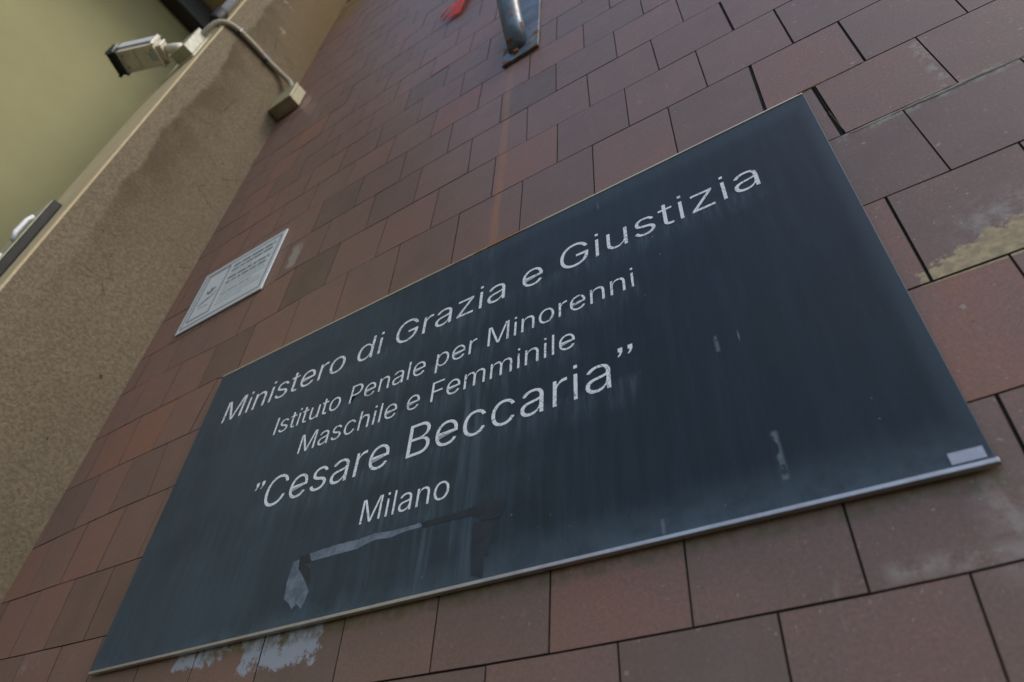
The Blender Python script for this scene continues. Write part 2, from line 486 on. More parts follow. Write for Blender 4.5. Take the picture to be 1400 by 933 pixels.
def slab(bm, polys, yf, yb, chamfer=0):
    """extrude closed outlines (outer first, holes after) lying in the wall plane from y = yb out to y = yf"""
    tri = tessellate_polygon([[Vector((x, z, 0)) for x, z in p] for p in polys])
    flat = [q for p in polys for q in p]
    fr = [bm.verts.new((x, yf, z)) for x, z in flat]
    bk = [bm.verts.new((x, yb, z)) for x, z in flat]
    for a, b, c in tri:
        if len({a, b, c}) == 3:
            try: bm.faces.new((fr[a], fr[b], fr[c]))
            except ValueError: pass
    s = 0
    for p in polys:
        n = len(p)
        for i in range(n):
            j = (i + 1) % n
            try: bm.faces.new((fr[s + i], fr[s + j], bk[s + j], bk[s + i]))
            except ValueError: pass
        s += n
    bmesh.ops.recalc_face_normals(bm, faces=bm.faces)
    # the front must look outwards
    for f in bm.faces:
        f.normal_update()

# ------------------------------------------------------------------ the setting
bm = bmesh.new()
GZ = -2.85
for v in ((-60, -60), (60, -60), (60, 60), (-60, 60)): bm.verts.new((v[0], v[1], GZ))
bm.faces.new(bm.verts)
tag(link('ground', bm, T_ASPH), 'dark asphalt ground below the wall', kind='structure')

# ------------------------------------------------------------------ tiled wall
C0, R0 = -11.0, -15
WARP = [[130,52,130,52,109,47,90,43,72,39,56,34,42,30,42,30,18,22,9,18,9,18,1,15,-9,8,-12,5,-12,5,-14,3,-14,-1,-11,1,-9,6,-7,5,-6,5,-6,5,-4,5,-2,5,-1,6,1,9,1,9,-1,11,-1,11,-1,11,-1,11,-1,11,-1,11,-1,11,-1,11,-1,11,-1,11,-1,11,-1,11],
[130,52,130,52,130,52,90,43,90,43,56,34,42,30,42,30,29,26,18,22,1,15,1,15,-5,11,-9,8,-14,3,-14,3,-14,-1,-11,1,-9,6,-7,5,-7,5,-4,5,-2,5,-1,6,0,7,0,7,1,9,-1,11,-1,11,-1,11,-1,11,-1,11,-1,11,-1,11,-1,11,-1,11,-1,11,-1,11,-1,11],
[130,52,130,52,130,52,90,43,90,43,56,34,42,30,29,26,18,22,9,18,1,15,-5,11,-5,11,-9,8,-14,3,-15,1,-15,1,-14,-1,-10,0,-7,5,-7,5,-4,5,-4,5,-1,6,-1,6,1,9,1,9,-1,11,-1,11,-1,11,-1,11,-1,11,-1,11,-1,11,-1,11,-1,11,-1,11,-1,11,-1,11],
[130,52,130,52,130,52,90,43,72,39,56,34,42,30,29,26,18,22,9,18,9,18,-5,11,-5,11,-9,8,-14,3,-15,1,-14,-1,-13,-3,-10,0,-8,6,-7,5,-4,5,-4,5,-1,6,0,7,0,7,1,9,-1,11,-1,11,-1,11,-1,11,-1,11,-1,11,-1,11,-1,11,-1,11,-1,11,-1,11,-1,11],
[130,52,130,52,109,47,90,43,72,39,72,39,42,30,42,30,29,26,18,22,9,18,1,15,-5,11,-9,8,-14,3,-15,1,-14,-1,-14,-1,-12,-4,-9,-1,-7,5,-6,5,-4,5,-2,5,0,7,0,7,-1,11,-1,11,-1,11,-1,11,-1,11,-1,11,-1,11,-1,11,-1,11,-1,11,-1,11,-1,11,-1,11],
[130,52,130,52,130,52,90,43,90,43,56,34,56,34,42,30,18,22,9,18,1,15,-5,11,-5,11,-9,8,-12,5,-15,1,-15,1,-14,-1,-12,-4,-9,-1,-6,5,-6,5,-4,5,-2,5,0,7,0,7,1,9,-1,11,-1,11,-1,11,-1,11,-1,11,-1,11,-1,11,-1,11,-1,11,-1,11,-1,11,-2,12],
[130,52,130,52,109,47,109,47,72,39,56,34,42,30,42,30,18,22,9,18,1,15,1,15,-5,11,-9,8,-12,5,-14,3,-15,1,-13,-3,-12,-4,-9,-5,-7,-1,-4,5,-2,5,-1,6,0,7,0,7,-1,11,-1,11,-1,11,-1,11,-1,11,-1,11,-1,11,-1,11,-1,11,-1,11,-1,11,-2,12,-2,12],
[130,52,130,52,109,47,109,47,72,39,72,39,42,30,42,30,29,26,9,18,1,15,1,15,-5,11,-12,5,-12,5,-15,1,-14,-1,-13,-3,-13,-3,-9,-5,-6,-6,-4,-1,-2,5,-2,5,-1,6,1,9,-1,11,-1,11,-1,11,-1,11,-1,11,-1,11,-1,11,-1,11,-1,11,-2,12,-1,10,-1,10,-1,10],
[130,52,130,52,130,52,90,43,72,39,72,39,56,34,29,26,18,22,9,18,1,15,-5,11,-5,11,-9,8,-14,3,-14,3,-15,1,-13,-3,-12,-4,-12,-4,-6,-6,-6,-6,-2,-1,-1,6,0,7,0,7,-1,11,-1,11,-1,11,-1,11,-1,11,-1,11,-1,10,-1,10,-1,10,-1,10,-4,11,-4,11,-4,11],
[130,52,130,52,130,52,109,47,90,43,72,39,56,34,29,26,29,26,9,18,1,15,-5,11,-5,11,-9,8,-12,5,-14,3,-14,-1,-13,-3,-12,-4,-12,-4,-6,-6,-3,-5,0,-4,0,0,-1,6,-2,12,-7,19,-1,11,-1,11,-1,11,-1,10,-1,10,-1,10,-4,11,-4,11,-1,7,-1,7,-8,8,-8,8],
[164,59,140,54,118,49,98,45,79,41,63,36,48,32,34,28,22,24,12,20,4,17,-3,13,-8,10,-12,7,-14,4,-15,2,-15,0,-14,-2,-13,-4,-11,-5,-9,-6,-5,-6,-2,-5,1,-4,4,-2,6,0,5,4,0,10,3,6,3,6,3,6,-1,7,-1,7,-1,7,-2,7,-8,8,-8,7,-8,7,-17,5],
[122,28,102,24,83,21,66,18,51,15,37,12,24,10,13,7,3,5,-5,3,-10,1,-15,1,-18,0,-20,-1,-21,-3,-20,-4,-19,-5,-16,-6,-13,-6,-10,-6,-6,-7,-2,-6,2,-6,6,-5,8,-4,10,-3,10,-1,7,3,0,8,-1,6,-1,6,-1,6,-8,7,-8,7,-8,7,-17,5,-17,5,-19,5,-19,5],
[89,3,72,1,60,0,46,-1,33,-1,21,-1,8,-2,-2,-3,-13,-4,-20,-5,-21,-6,-23,-6,-25,-5,-25,-4,-24,-4,-23,-4,-20,-4,-17,-4,-13,-4,-9,-4,-5,-4,0,-3,4,-2,8,-1,10,0,12,1,11,2,8,3,1,5,-10,7,-9,6,-9,6,-9,6,-19,5,-19,5,-19,5,-24,4,-32,-1,-60,-16],
[63,-26,50,-29,44,-26,34,-21,21,-15,5,-9,0,-5,-9,-2,-15,-1,-19,0,-26,1,-28,1,-29,-1,-28,-2,-26,-2,-24,-1,-21,-1,-17,-1,-13,0,-8,0,-4,1,1,1,5,2,8,2,11,2,12,2,13,3,10,4,4,4,-6,6,-20,7,-23,4,-23,4,-23,4,-37,-3,-37,-3,-60,-16,-60,-16,-76,-29],
[42,-20,29,-22,20,-20,18,-17,10,-14,-2,-11,-12,-9,-30,-9,-47,-9,-48,-8,-35,-7,-31,-5,-31,-2,-29,1,-27,2,-24,3,-20,3,-16,4,-12,4,-7,5,-3,5,2,5,5,6,8,6,11,7,10,7,4,6,2,5,-1,4,-13,3,-27,2,-39,0,-41,-8,-41,-8,-65,-22,-65,-22,-76,-29,-76,-29,-76,-29],
[27,-21,15,-19,4,-17,-4,-15,-14,-12,-19,-9,-18,-7,-19,-6,-22,-5,-24,-4,-32,-42,-33,-42,-32,-42,-30,-42,-27,-42,-24,-42,-21,-42,-15,-42,-10,-42,-5,-42,-1,-42,3,-42,6,-42,9,-42,10,-42,9,-42,0,-42,-3,-3,-4,-4,-16,-6,-29,-10,-40,-14,-60,-19,-62,-28,-82,-38,-82,-38,-82,-38,-82,-38,-82,-38],
[15,-25,4,-21,-4,-17,-8,-12,-13,-8,-17,-6,-22,-7,-23,-10,-30,-13,-36,-12,-39,-8,-38,0,-36,7,-34,12,-30,16,-25,18,-24,18,-14,16,-8,15,-2,14,1,13,6,11,8,8,11,4,11,0,10,-2,8,-5,5,-8,-3,-12,-13,-16,-25,-22,-41,-28,-61,-35,-87,-43,-120,-53,-83,-46,-83,-46,-83,-46,-82,-38],
[6,-27,-3,-29,-11,-33,-17,-33,-20,-32,-24,-30,-26,-27,-26,-25,-28,-21,-32,-11,-34,9,-37,20,-35,22,-25,20,-16,19,-18,18,-15,18,-10,17,-4,16,-1,15,4,13,7,10,9,6,12,2,11,-2,9,-5,7,-9,4,-14,-2,-20,-15,-27,-29,-34,-45,-42,-65,-51,-79,-48,-83,-46,-83,-46,-83,-46,-83,-46,-83,-46],
[0,-28,-8,-24,-15,-24,-20,-26,-24,-27,-27,-24,-29,-18,-29,-10,-29,0,-30,7,-31,11,-33,14,-30,16,-24,17,-19,17,-15,18,-13,19,-10,19,-8,18,-3,16,1,14,2,10,5,5,4,-1,6,-7,3,-13,3,-19,0,-26,-10,-34,-21,-42,-34,-50,-49,-59,-51,-60,-53,-58,-53,-58,-80,-52,-80,-52,-80,-52,-80,-52],
[-4,-29,-11,-25,-16,-20,-21,-15,-24,-9,-27,-2,-26,4,-20,8,-19,11,-23,13,-27,14,-26,14,-25,14,-22,13,-20,11,-19,10,-15,12,-11,14,-8,13,-6,10,-2,5,1,-1,2,-8,3,-15,3,-22,1,-28,-2,-34,-8,-40,-16,-48,-26,-56,-39,-67,-55,-78,-44,-63,-47,-73,-52,-64,-52,-64,-52,-64,-72,-61,-72,-61],
[-6,-31,-11,-26,-16,-22,-20,-19,-23,-16,-23,-12,-17,-8,-19,-4,-22,-1,-20,1,-22,2,-19,2,-19,2,-16,3,-12,4,-11,6,-7,6,-5,4,-5,1,-4,-3,-2,-10,1,-18,3,-26,3,-33,2,-40,-1,-45,-6,-49,-12,-54,-20,-64,-31,-75,-44,-87,-42,-77,-42,-77,-42,-77,-42,-77,-47,-73,-47,-73,-47,-73,-47,-73],
[-6,-34,-11,-29,-15,-26,-18,-27,-20,-30,-23,-28,-30,-23,-29,-18,-22,-13,-18,-9,-19,-6,-17,-3,-18,1,-17,4,-12,5,-11,4,-11,0,-6,-4,-2,-8,1,-13,3,-20,4,-28,4,-37,2,-44,0,-49,-4,-55,-9,-62,-16,-73,-25,-84,-36,-97,-34,-86,-34,-86,-34,-86,-42,-84,-42,-84,-42,-84,-44,-82,-44,-82,-44,-82],
[-4,-38,-8,-33,-12,-29,-14,-27,-16,-31,-18,-36,-21,-37,-30,-34,-30,-29,-24,-22,-18,-14,-16,-8,-15,-6,-11,-8,-11,-12,-7,-15,-8,-18,-7,-21,1,-24,4,-28,4,-33,4,-38,3,-45,1,-53,-2,-62,-7,-72,-13,-83,-20,-95,-30,-108,-28,-96,-28,-96,-28,-96,-34,-94,-34,-94,-34,-94,-35,-92,-41,-93,-42,-84,-42,-84],
[-1,-44,-5,-39,-8,-35,-10,-31,-12,-29,-12,-29,-13,-32,-14,-34,-14,-31,-12,-27,-12,-24,-11,-22,-10,-22,-7,-24,-2,-27,-2,-31,-1,-36,1,-40,4,-45,5,-49,5,-52,4,-57,3,-65,0,-74,-4,-84,-9,-95,-16,-107,-25,-120,-23,-107,-23,-107,-23,-107,-28,-105,-28,-105,-28,-105,-29,-102,-34,-103,-34,-94,-34,-94,-41,-93],
[3,-51,0,-47,-3,-43,-5,-39,-6,-36,-7,-34,-7,-32,-7,-30,-6,-30,-5,-32,-4,-35,-3,-39,-1,-43,2,-47,4,-49,4,-51,5,-53,6,-57,7,-61,7,-66,6,-71,4,-78,2,-87,-2,-97,-6,-108,-12,-121,-20,-134,-20,-135,-21,-131,-21,-131,-25,-132,-23,-117,-25,-132,-24,-114,-28,-115,-28,-105,-28,-105,-34,-103,-34,-103],
[9,-60,6,-56,3,-53,2,-50,0,-47,0,-45,0,-43,0,-42,0,-42,1,-42,2,-44,4,-48,5,-54,6,-59,7,-63,8,-67,9,-70,9,-74,9,-79,8,-85,7,-92,4,-102,1,-112,-3,-124,-9,-136,-15,-149,-24,-164,-18,-142,-18,-142,-21,-142,-21,-142,-21,-142,-21,-142,-25,-132,-25,-132,-25,-132,-25,-132,-25,-132,-29,-122],
[15,-72,12,-68,10,-65,8,-62,7,-60,7,-59,6,-58,7,-57,7,-58,8,-58,9,-60,9,-62,10,-65,11,-69,12,-74,12,-79,12,-85,12,-92,11,-100,10,-109,8,-118,5,-129,1,-140,-4,-153,-11,-167,-18,-181,-17,-165,-17,-165,-17,-165,-17,-165,-19,-157,-19,-157,-19,-157,-19,-157,-19,-157,-22,-150,-22,-150,-22,-150,-25,-132],
[22,-85,19,-82,17,-79,16,-77,15,-76,14,-75,14,-74,14,-75,14,-76,14,-77,15,-80,15,-83,16,-87,16,-91,16,-97,16,-103,16,-110,15,-118,13,-127,11,-137,8,-147,5,-159,0,-172,-6,-185,-13,-200,-12,-183,-12,-183,-12,-183,-16,-178,-16,-178,-16,-178,-18,-174,-18,-174,-18,-174,-19,-157,-19,-157,-19,-157,-19,-157,-19,-157],
[30,-101,27,-98,25,-96,24,-94,23,-94,22,-93,22,-94,21,-95,21,-96,21,-99,22,-102,22,-106,22,-111,22,-116,21,-123,21,-130,19,-138,18,-147,16,-157,13,-167,9,-179,5,-192,-1,-206,-7,-220,-7,-203,-9,-216,-9,-216,-9,-216,-12,-215,-11,-197,-16,-191,-16,-191,-16,-178,-16,-178,-16,-178,-18,-174,-18,-174,-18,-174,-18,-174],
[38,-119,36,-117,34,-115,32,-114,31,-114,30,-115,30,-116,29,-117,29,-120,29,-123,28,-127,28,-132,28,-138,27,-144,26,-151,25,-160,23,-169,21,-178,18,-189,14,-201,10,-214,5,-228,-2,-243,-9,-258,-5,-232,-5,-232,-5,-232,-8,-230,-8,-230,-8,-230,-12,-215,-12,-215,-12,-215,-12,-215,-12,-215,-16,-201,-16,-201,-16,-201,-16,-201],
[47,-139,45,-138,43,-137,41,-137,40,-137,39,-138,38,-140,37,-143,36,-146,36,-150,35,-155,34,-161,33,-167,32,-175,31,-183,29,-192,26,-202,24,-213,20,-225,16,-238,11,-252,5,-266,-2,-282,-2,-262,-2,-262,-2,-262,-2,-262,-5,-251,-5,-251,-5,-251,-5,-251,-5,-251,-8,-240,-8,-240,-8,-240,-12,-215,-12,-215,-12,-215,-12,-215],
[57,-162,54,-161,52,-161,50,-162,49,-163,48,-165,46,-168,45,-171,44,-175,43,-180,42,-186,41,-192,39,-200,38,-208,36,-217,33,-227,30,-238,26,-250,22,-263,17,-277,11,-292,5,-308,5,-287,5,-287,5,-287,0,-279,0,-279,0,-279,-2,-273,-2,-273,-2,-273,-5,-251,-5,-251,-5,-251,-5,-251,-8,-240,-8,-240,-8,-240,-8,-240],
[67,-188,64,-188,62,-188,60,-189,58,-191,57,-194,55,-198,54,-202,52,-207,51,-213,49,-219,47,-227,45,-235,43,-244,40,-254,37,-266,34,-277,29,-290,24,-304,19,-319,12,-335,12,-314,10,-329,10,-329,10,-329,7,-327,6,-304,5,-298,1,-296,0,-279,0,-279,0,-279,-2,-273,-2,-273,-2,-273,-2,-273,-2,-273,-4,-267,-5,-251],
[77,-216,74,-216,72,-218,70,-220,68,-222,66,-226,64,-230,62,-235,60,-241,58,-248,56,-255,54,-264,51,-273,48,-283,45,-294,41,-306,37,-319,32,-333,26,-348,20,-364,13,-381,16,-350,17,-373,16,-350,12,-347,12,-347,12,-347,7,-327,7,-327,7,-327,7,-327,7,-327,2,-307,2,-307,2,-307,2,-307,2,-307,2,-307,-2,-273],
[87,-246,85,-248,82,-250,80,-252,77,-256,75,-260,73,-266,71,-271,68,-278,66,-286,63,-294,61,-304,57,-314,54,-325,50,-337,46,-350,41,-364,35,-379,29,-395,21,-411,21,-388,21,-388,21,-388,17,-373,17,-373,17,-373,17,-373,17,-373,17,-373,13,-359,13,-359,13,-359,7,-327,7,-327,7,-327,7,-327,2,-307,2,-307,2,-307],
[98,-279,95,-281,92,-284,90,-288,87,-292,84,-297,82,-303,79,-310,77,-318,74,-326,71,-336,67,-346,63,-357,59,-369,55,-382,50,-396,44,-411,38,-427,31,-444,31,-444,28,-436,28,-436,24,-433,23,-408,24,-433,21,-400,21,-400,21,-400,17,-373,17,-373,17,-373,17,-373,17,-373,13,-359,13,-359,13,-359,13,-359,7,-327,7,-327],
[109,-315,106,-318,103,-321,100,-326,97,-331,94,-337,91,-344,88,-352,85,-360,81,-370,78,-380,74,-391,69,-403,65,-416,60,-430,54,-445,47,-461,40,-477,33,-495,35,-461,35,-461,31,-457,31,-457,31,-457,31,-457,24,-433,24,-433,24,-433,24,-433,24,-433,24,-433,24,-433,24,-433,24,-433,24,-433,20,-406,20,-406,13,-359,13,-359],
[121,-353,117,-357,114,-361,110,-366,107,-373,104,-379,100,-387,97,-396,93,-405,89,-415,85,-427,80,-439,75,-452,70,-466,64,-480,58,-496,51,-513,43,-531,42,-504,42,-504,42,-504,42,-504,37,-487,37,-487,37,-487,37,-487,32,-470,32,-470,32,-470,32,-470,24,-433,24,-433,24,-433,24,-433,24,-433,24,-433,24,-433,24,-433,24,-433]]
def joint(c, r):
    i = int(round((c - C0) * 2)); j = int(round(r - R0))
    row = WARP[j]
    i = max(0, min(i, len(row) // 2 - 1))
    return Vector((c * .2 + row[2 * i] / 1000, 0, r * .2 + row[2 * i + 1] / 1000))
KEEP = [[-6,2.0],[-5,2.5],[-6,1.0],[-6,0.0],[-5,1.5],[-4,3.0],[-6,-1.0],[-5,0.5],[-4,2.0],[-3,3.5],[-6,-2.0],[-5,-0.5],[-3,2.5],[-5,-1.5],[-2,4.0],[-6,-3.0],[-3,1.5],[-5,-2.5],[-2,3.0],[-1,4.5],[-2,2.0],[-5,-3.5],[-1,3.5],[-1,2.5],[-5,-4.5],[0,4.0],[0,2.0],[-1,1.5],[0,3.0],[0,1.0],[-5,-5.5],[0,0.0],[0,-1.0],[-1,0.5],[-5,-6.5],[1,3.5],[1,2.5],[0,-2.0],[-1,-0.5],[1,1.5],[-5,-7.5],[0,-3.0],[-4,-7.0],[-1,-1.5],[1,0.5],[-3,-6.5],[2,2.0],[0,-4.0],[1,-0.5],[-5,-8.5],[-1,-2.5],[2,1.0],[-4,-8.0],[1,-1.5],[0,-5.0],[-3,-7.5],[2,0.0],[-1,-3.5],[-5,-9.5],[1,-2.5],[-4,-9.0],[3,1.5],[2,-1.0],[-2,-7.0],[0,-6.0],[-3,-8.5],[-1,-4.5],[3,0.5],[1,-3.5],[2,-2.0],[-4,-10.0],[-1,-6.5],[-1,-5.5],[3,-0.5],[1,-4.5],[2,-3.0],[-2,-8.0],[-3,-9.5],[4,1.0],[-1,-7.5],[1,-5.5],[3,-1.5],[-2,-9.0],[-4,-11.0],[0,-7.0],[-2,-10.0],[4,0.0],[-3,-10.5],[2,-4.0],[-1,-8.5],[3,-2.5],[5,0.5],[4,-1.0],[1,-6.5],[-2,-11.0],[2,-5.0],[-1,-9.5],[0,-8.0],[3,-3.5],[5,-0.5],[4,-2.0],[0,-9.0],[-1,-10.5],[3,-4.5],[2,-6.0],[5,-1.5],[4,-3.0],[1,-7.5],[2,-7.0],[6,0.0],[3,-5.5],[0,-10.0],[2,-8.0],[4,-4.0],[5,-2.5],[6,-1.0],[1,-8.5],[3,-6.5],[5,-3.5],[4,-5.0],[0,-11.0],[3,-7.5],[2,-9.0],[6,-2.0],[3,-8.5],[5,-4.5],[1,-9.5],[7,-0.5],[6,-3.0],[4,-6.0],[2,-10.0],[1,-10.5],[7,-1.5],[5,-5.5],[3,-9.5],[7,-2.5],[4,-7.0],[6,-4.0],[5,-6.5],[6,-5.0],[4,-8.0],[8,-2.0],[7,-3.5],[3,-10.5],[4,-9.0],[5,-7.5],[6,-6.0],[8,-3.0],[7,-4.5],[6,-7.0],[4,-10.0],[7,-5.5],[5,-8.5],[9,-2.5],[8,-4.0],[7,-6.5],[9,-3.5],[5,-9.5],[6,-8.0],[7,-7.5],[8,-5.0],[5,-10.5],[9,-4.5],[6,-9.0],[8,-6.0],[10,-3.0],[7,-8.5],[6,-10.0],[8,-7.0],[9,-5.5],[10,-4.0],[8,-8.0],[7,-9.5],[9,-6.5],[10,-5.0],[8,-9.0],[11,-3.5],[7,-10.5],[9,-7.5],[10,-6.0],[11,-4.5],[8,-10.0],[9,-8.5],[10,-7.0],[11,-5.5],[12,-4.0],[9,-9.5],[10,-8.0],[11,-6.5],[12,-5.0],[9,-10.5],[10,-9.0],[11,-7.5],[12,-6.0],[13,-4.5],[10,-10.0],[11,-8.5],[12,-7.0],[13,-5.5],[10,-11.0],[11,-9.5],[12,-8.0],[13,-6.5],[14,-5.0],[11,-10.5],[12,-9.0],[13,-7.5],[14,-6.0],[12,-10.0],[13,-8.5],[14,-7.0],[12,-11.0],[13,-9.5],[14,-8.0],[15,-6.5],[13,-10.5],[14,-9.0],[15,-7.5],[14,-10.0],[15,-8.5],[16,-7.0],[14,-11.0],[15,-9.5],[16,-8.0],[15,-10.5],[16,-9.0],[17,-7.5],[16,-10.0],[17,-8.5],[16,-11.0],[17,-9.5],[18,-8.0],[17,-10.5],[18,-9.0],[18,-10.0],[19,-8.5],[18,-11.0],[19,-9.5],[19,-10.5],[20,-9.0],[20,-10.0],[20,-11.0],[21,-9.5],[21,-10.5]]
SMALL = [[-15,-10.5],[-15,-9.5],[-15,-8.5],[-15,-7.5],[-15,-6.5],[-15,-5.5],[-15,-4.5],[-15,-3.5],[-15,-2.5],[-15,-1.5],[-15,-0.5],[-15,0.5],[-15,1.5],[-15,2.5],[-15,3.5],[-15,4.5],[-15,5.5],[-15,6.5],[-14,-11.0],[-14,-10.0],[-14,-9.0],[-14,-8.0],[-14,-7.0],[-14,-6.0],[-14,-5.0],[-14,-4.0],[-14,-3.0],[-14,-2.0],[-14,-1.0],[-14,0.0],[-14,1.0],[-14,2.0],[-14,3.0],[-14,4.0],[-14,5.0],[-14,6.0],[-14,7.0],[-13,-10.5],[-13,-9.5],[-13,-8.5],[-13,-7.5],[-13,-6.5],[-13,-5.5],[-13,-4.5],[-13,-3.5],[-13,-2.5],[-13,-1.5],[-13,-0.5],[-13,0.5],[-13,1.5],[-13,2.5],[-13,3.5],[-13,4.5],[-13,5.5],[-13,6.5],[-12,-11.0],[-12,-10.0],[-12,-9.0],[-12,-8.0],[-12,-7.0],[-12,-6.0],[-12,-5.0],[-12,-4.0],[-12,-3.0],[-12,-2.0],[-12,-1.0],[-12,0.0],[-12,1.0],[-12,2.0],[-12,3.0],[-12,4.0],[-12,5.0],[-12,6.0],[-12,7.0],[-11,-10.5],[-11,-9.5],[-11,-8.5],[-11,-7.5],[-11,-6.5],[-11,-5.5],[-11,-4.5],[-11,-3.5],[-11,-2.5],[-11,-1.5],[-11,-0.5],[-11,0.5],[-11,1.5],[-11,2.5],[-11,3.5],[-11,4.5],[-11,5.5],[-11,6.5],[-10,-11.0],[-10,-10.0],[-10,-9.0],[-10,-8.0],[-10,-7.0],[-10,-6.0],[-10,-5.0],[-10,-4.0],[-10,-3.0],[-10,-2.0],[-10,-1.0],[-10,0.0],[-10,1.0],[-10,2.0],[-10,3.0],[-10,4.0],[-10,5.0],[-10,6.0],[-10,7.0],[-9,-10.5],[-9,-9.5],[-9,-8.5],[-9,-7.5],[-9,-6.5],[-9,-5.5],[-9,-4.5],[-9,-3.5],[-9,-2.5],[-9,-1.5],[-9,-0.5],[-9,0.5],[-9,1.5],[-9,2.5],[-9,3.5],[-9,4.5],[-9,5.5],[-9,6.5],[-8,-11.0],[-8,-10.0],[-8,-9.0],[-8,-8.0],[-8,-7.0],[-8,-6.0],[-8,-5.0],[-8,-4.0],[-8,-3.0],[-8,-2.0],[-8,-1.0],[-8,0.0],[-8,1.0],[-8,2.0],[-8,3.0],[-8,4.0],[-8,5.0],[-8,6.0],[-8,7.0],[-7,-10.5],[-7,-9.5],[-7,-8.5],[-7,-7.5],[-7,-6.5],[-7,-5.5],[-7,-4.5],[-7,-3.5],[-7,-2.5],[-7,-1.5],[-7,-0.5],[-7,0.5],[-7,1.5],[-7,2.5],[-7,3.5],[-7,4.5],[-7,5.5],[-7,6.5],[-6,-11.0],[-6,-10.0],[-6,-9.0],[-6,-8.0],[-6,-7.0],[-6,-6.0],[-6,-5.0],[-6,-4.0],[-6,3.0],[-6,4.0],[-6,5.0],[-6,6.0],[-6,7.0],[-5,-10.5],[-5,3.5],[-5,4.5],[-5,5.5],[-5,6.5],[-4,-6.0],[-4,-5.0],[-4,-4.0],[-4,-3.0],[-4,-2.0],[-4,-1.0],[-4,0.0],[-4,1.0],[-4,4.0],[-4,5.0],[-4,6.0],[-4,7.0],[-3,-5.5],[-3,-4.5],[-3,-3.5],[-3,-2.5],[-3,-1.5],[-3,-0.5],[-3,0.5],[-3,4.5],[-3,5.5],[-3,6.5],[-2,-6.0],[-2,-5.0],[-2,-4.0],[-2,-3.0],[-2,-2.0],[-2,-1.0],[-2,0.0],[-2,1.0],[-2,5.0],[-2,6.0],[-2,7.0],[-1,5.5],[-1,6.5],[0,5.0],[0,6.0],[0,7.0],[1,4.5],[1,5.5],[1,6.5],[2,-11.0],[2,3.0],[2,4.0],[2,5.0],[2,6.0],[2,7.0],[3,2.5],[3,3.5],[3,4.5],[3,5.5],[3,6.5],[4,-11.0],[4,2.0],[4,3.0],[4,4.0],[4,5.0],[4,6.0],[4,7.0],[5,1.5],[5,2.5],[5,3.5],[5,4.5],[5,5.5],[5,6.5],[6,-11.0],[6,1.0],[6,2.0],[6,3.0],[6,4.0],[6,5.0],[6,6.0],[6,7.0],[7,0.5],[7,1.5],[7,2.5],[7,3.5],[7,4.5],[7,5.5],[7,6.5],[8,-11.0],[8,-1.0],[8,0.0],[8,1.0],[8,2.0],[8,3.0],[8,4.0],[8,5.0],[8,6.0],[8,7.0],[9,-1.5],[9,-0.5],[9,0.5],[9,1.5],[9,2.5],[9,3.5],[9,4.5],[9,5.5],[9,6.5],[10,-2.0],[10,-1.0],[10,0.0],[10,1.0],[10,2.0],[10,3.0],[10,4.0],[10,5.0],[10,6.0],[10,7.0],[11,-2.5],[11,-1.5],[11,-0.5],[11,0.5],[11,1.5],[11,2.5],[11,3.5],[11,4.5],[11,5.5],[11,6.5],[12,-3.0],[12,-2.0],[12,-1.0],[12,0.0],[12,1.0],[12,2.0],[12,3.0],[12,4.0],[12,5.0],[12,6.0],[12,7.0],[13,-3.5],[13,-2.5],[13,-1.5],[13,-0.5],[13,0.5],[13,1.5],[13,2.5],[13,3.5],[13,4.5],[13,5.5],[13,6.5],[14,-4.0],[14,-3.0],[14,-2.0],[14,-1.0],[14,0.0],[14,1.0],[14,2.0],[14,3.0],[14,4.0],[14,5.0],[14,6.0],[14,7.0],[15,-5.5],[15,-4.5],[15,-3.5],[15,-2.5],[15,-1.5],[15,-0.5],[15,0.5],[15,1.5],[15,2.5],[15,3.5],[15,4.5],[15,5.5],[15,6.5],[16,-6.0],[16,-5.0],[16,-4.0],[16,-3.0],[16,-2.0],[16,-1.0],[16,0.0],[16,1.0],[16,2.0],[16,3.0],[16,4.0],[16,5.0],[16,6.0],[16,7.0],[17,-6.5],[17,-5.5],[17,-4.5],[17,-3.5],[17,-2.5],[17,-1.5],[17,-0.5],[17,0.5],[17,1.5],[17,2.5],[17,3.5],[17,4.5],[17,5.5],[17,6.5],[18,-7.0],[18,-6.0],[18,-5.0],[18,-4.0],[18,-3.0],[18,-2.0],[18,-1.0],[18,0.0],[18,1.0],[18,2.0],[18,3.0],[18,4.0],[18,5.0],[18,6.0],[18,7.0],[19,-7.5],[19,-6.5],[19,-5.5],[19,-4.5],[19,-3.5],[19,-2.5],[19,-1.5],[19,-0.5],[19,0.5],[19,1.5],[19,2.5],[19,3.5],[19,4.5],[19,5.5],[19,6.5],[20,-8.0],[20,-7.0],[20,-6.0],[20,-5.0],[20,-4.0],[20,-3.0],[20,-2.0],[20,-1.0],[20,0.0],[20,1.0],[20,2.0],[20,3.0],[20,4.0],[20,5.0],[20,6.0],[20,7.0],[21,-8.5],[21,-7.5],[21,-6.5],[21,-5.5],[21,-4.5],[21,-3.5],[21,-2.5],[21,-1.5],[21,-0.5],[21,0.5],[21,1.5],[21,2.5],[21,3.5],[21,4.5],[21,5.5],[21,6.5]]
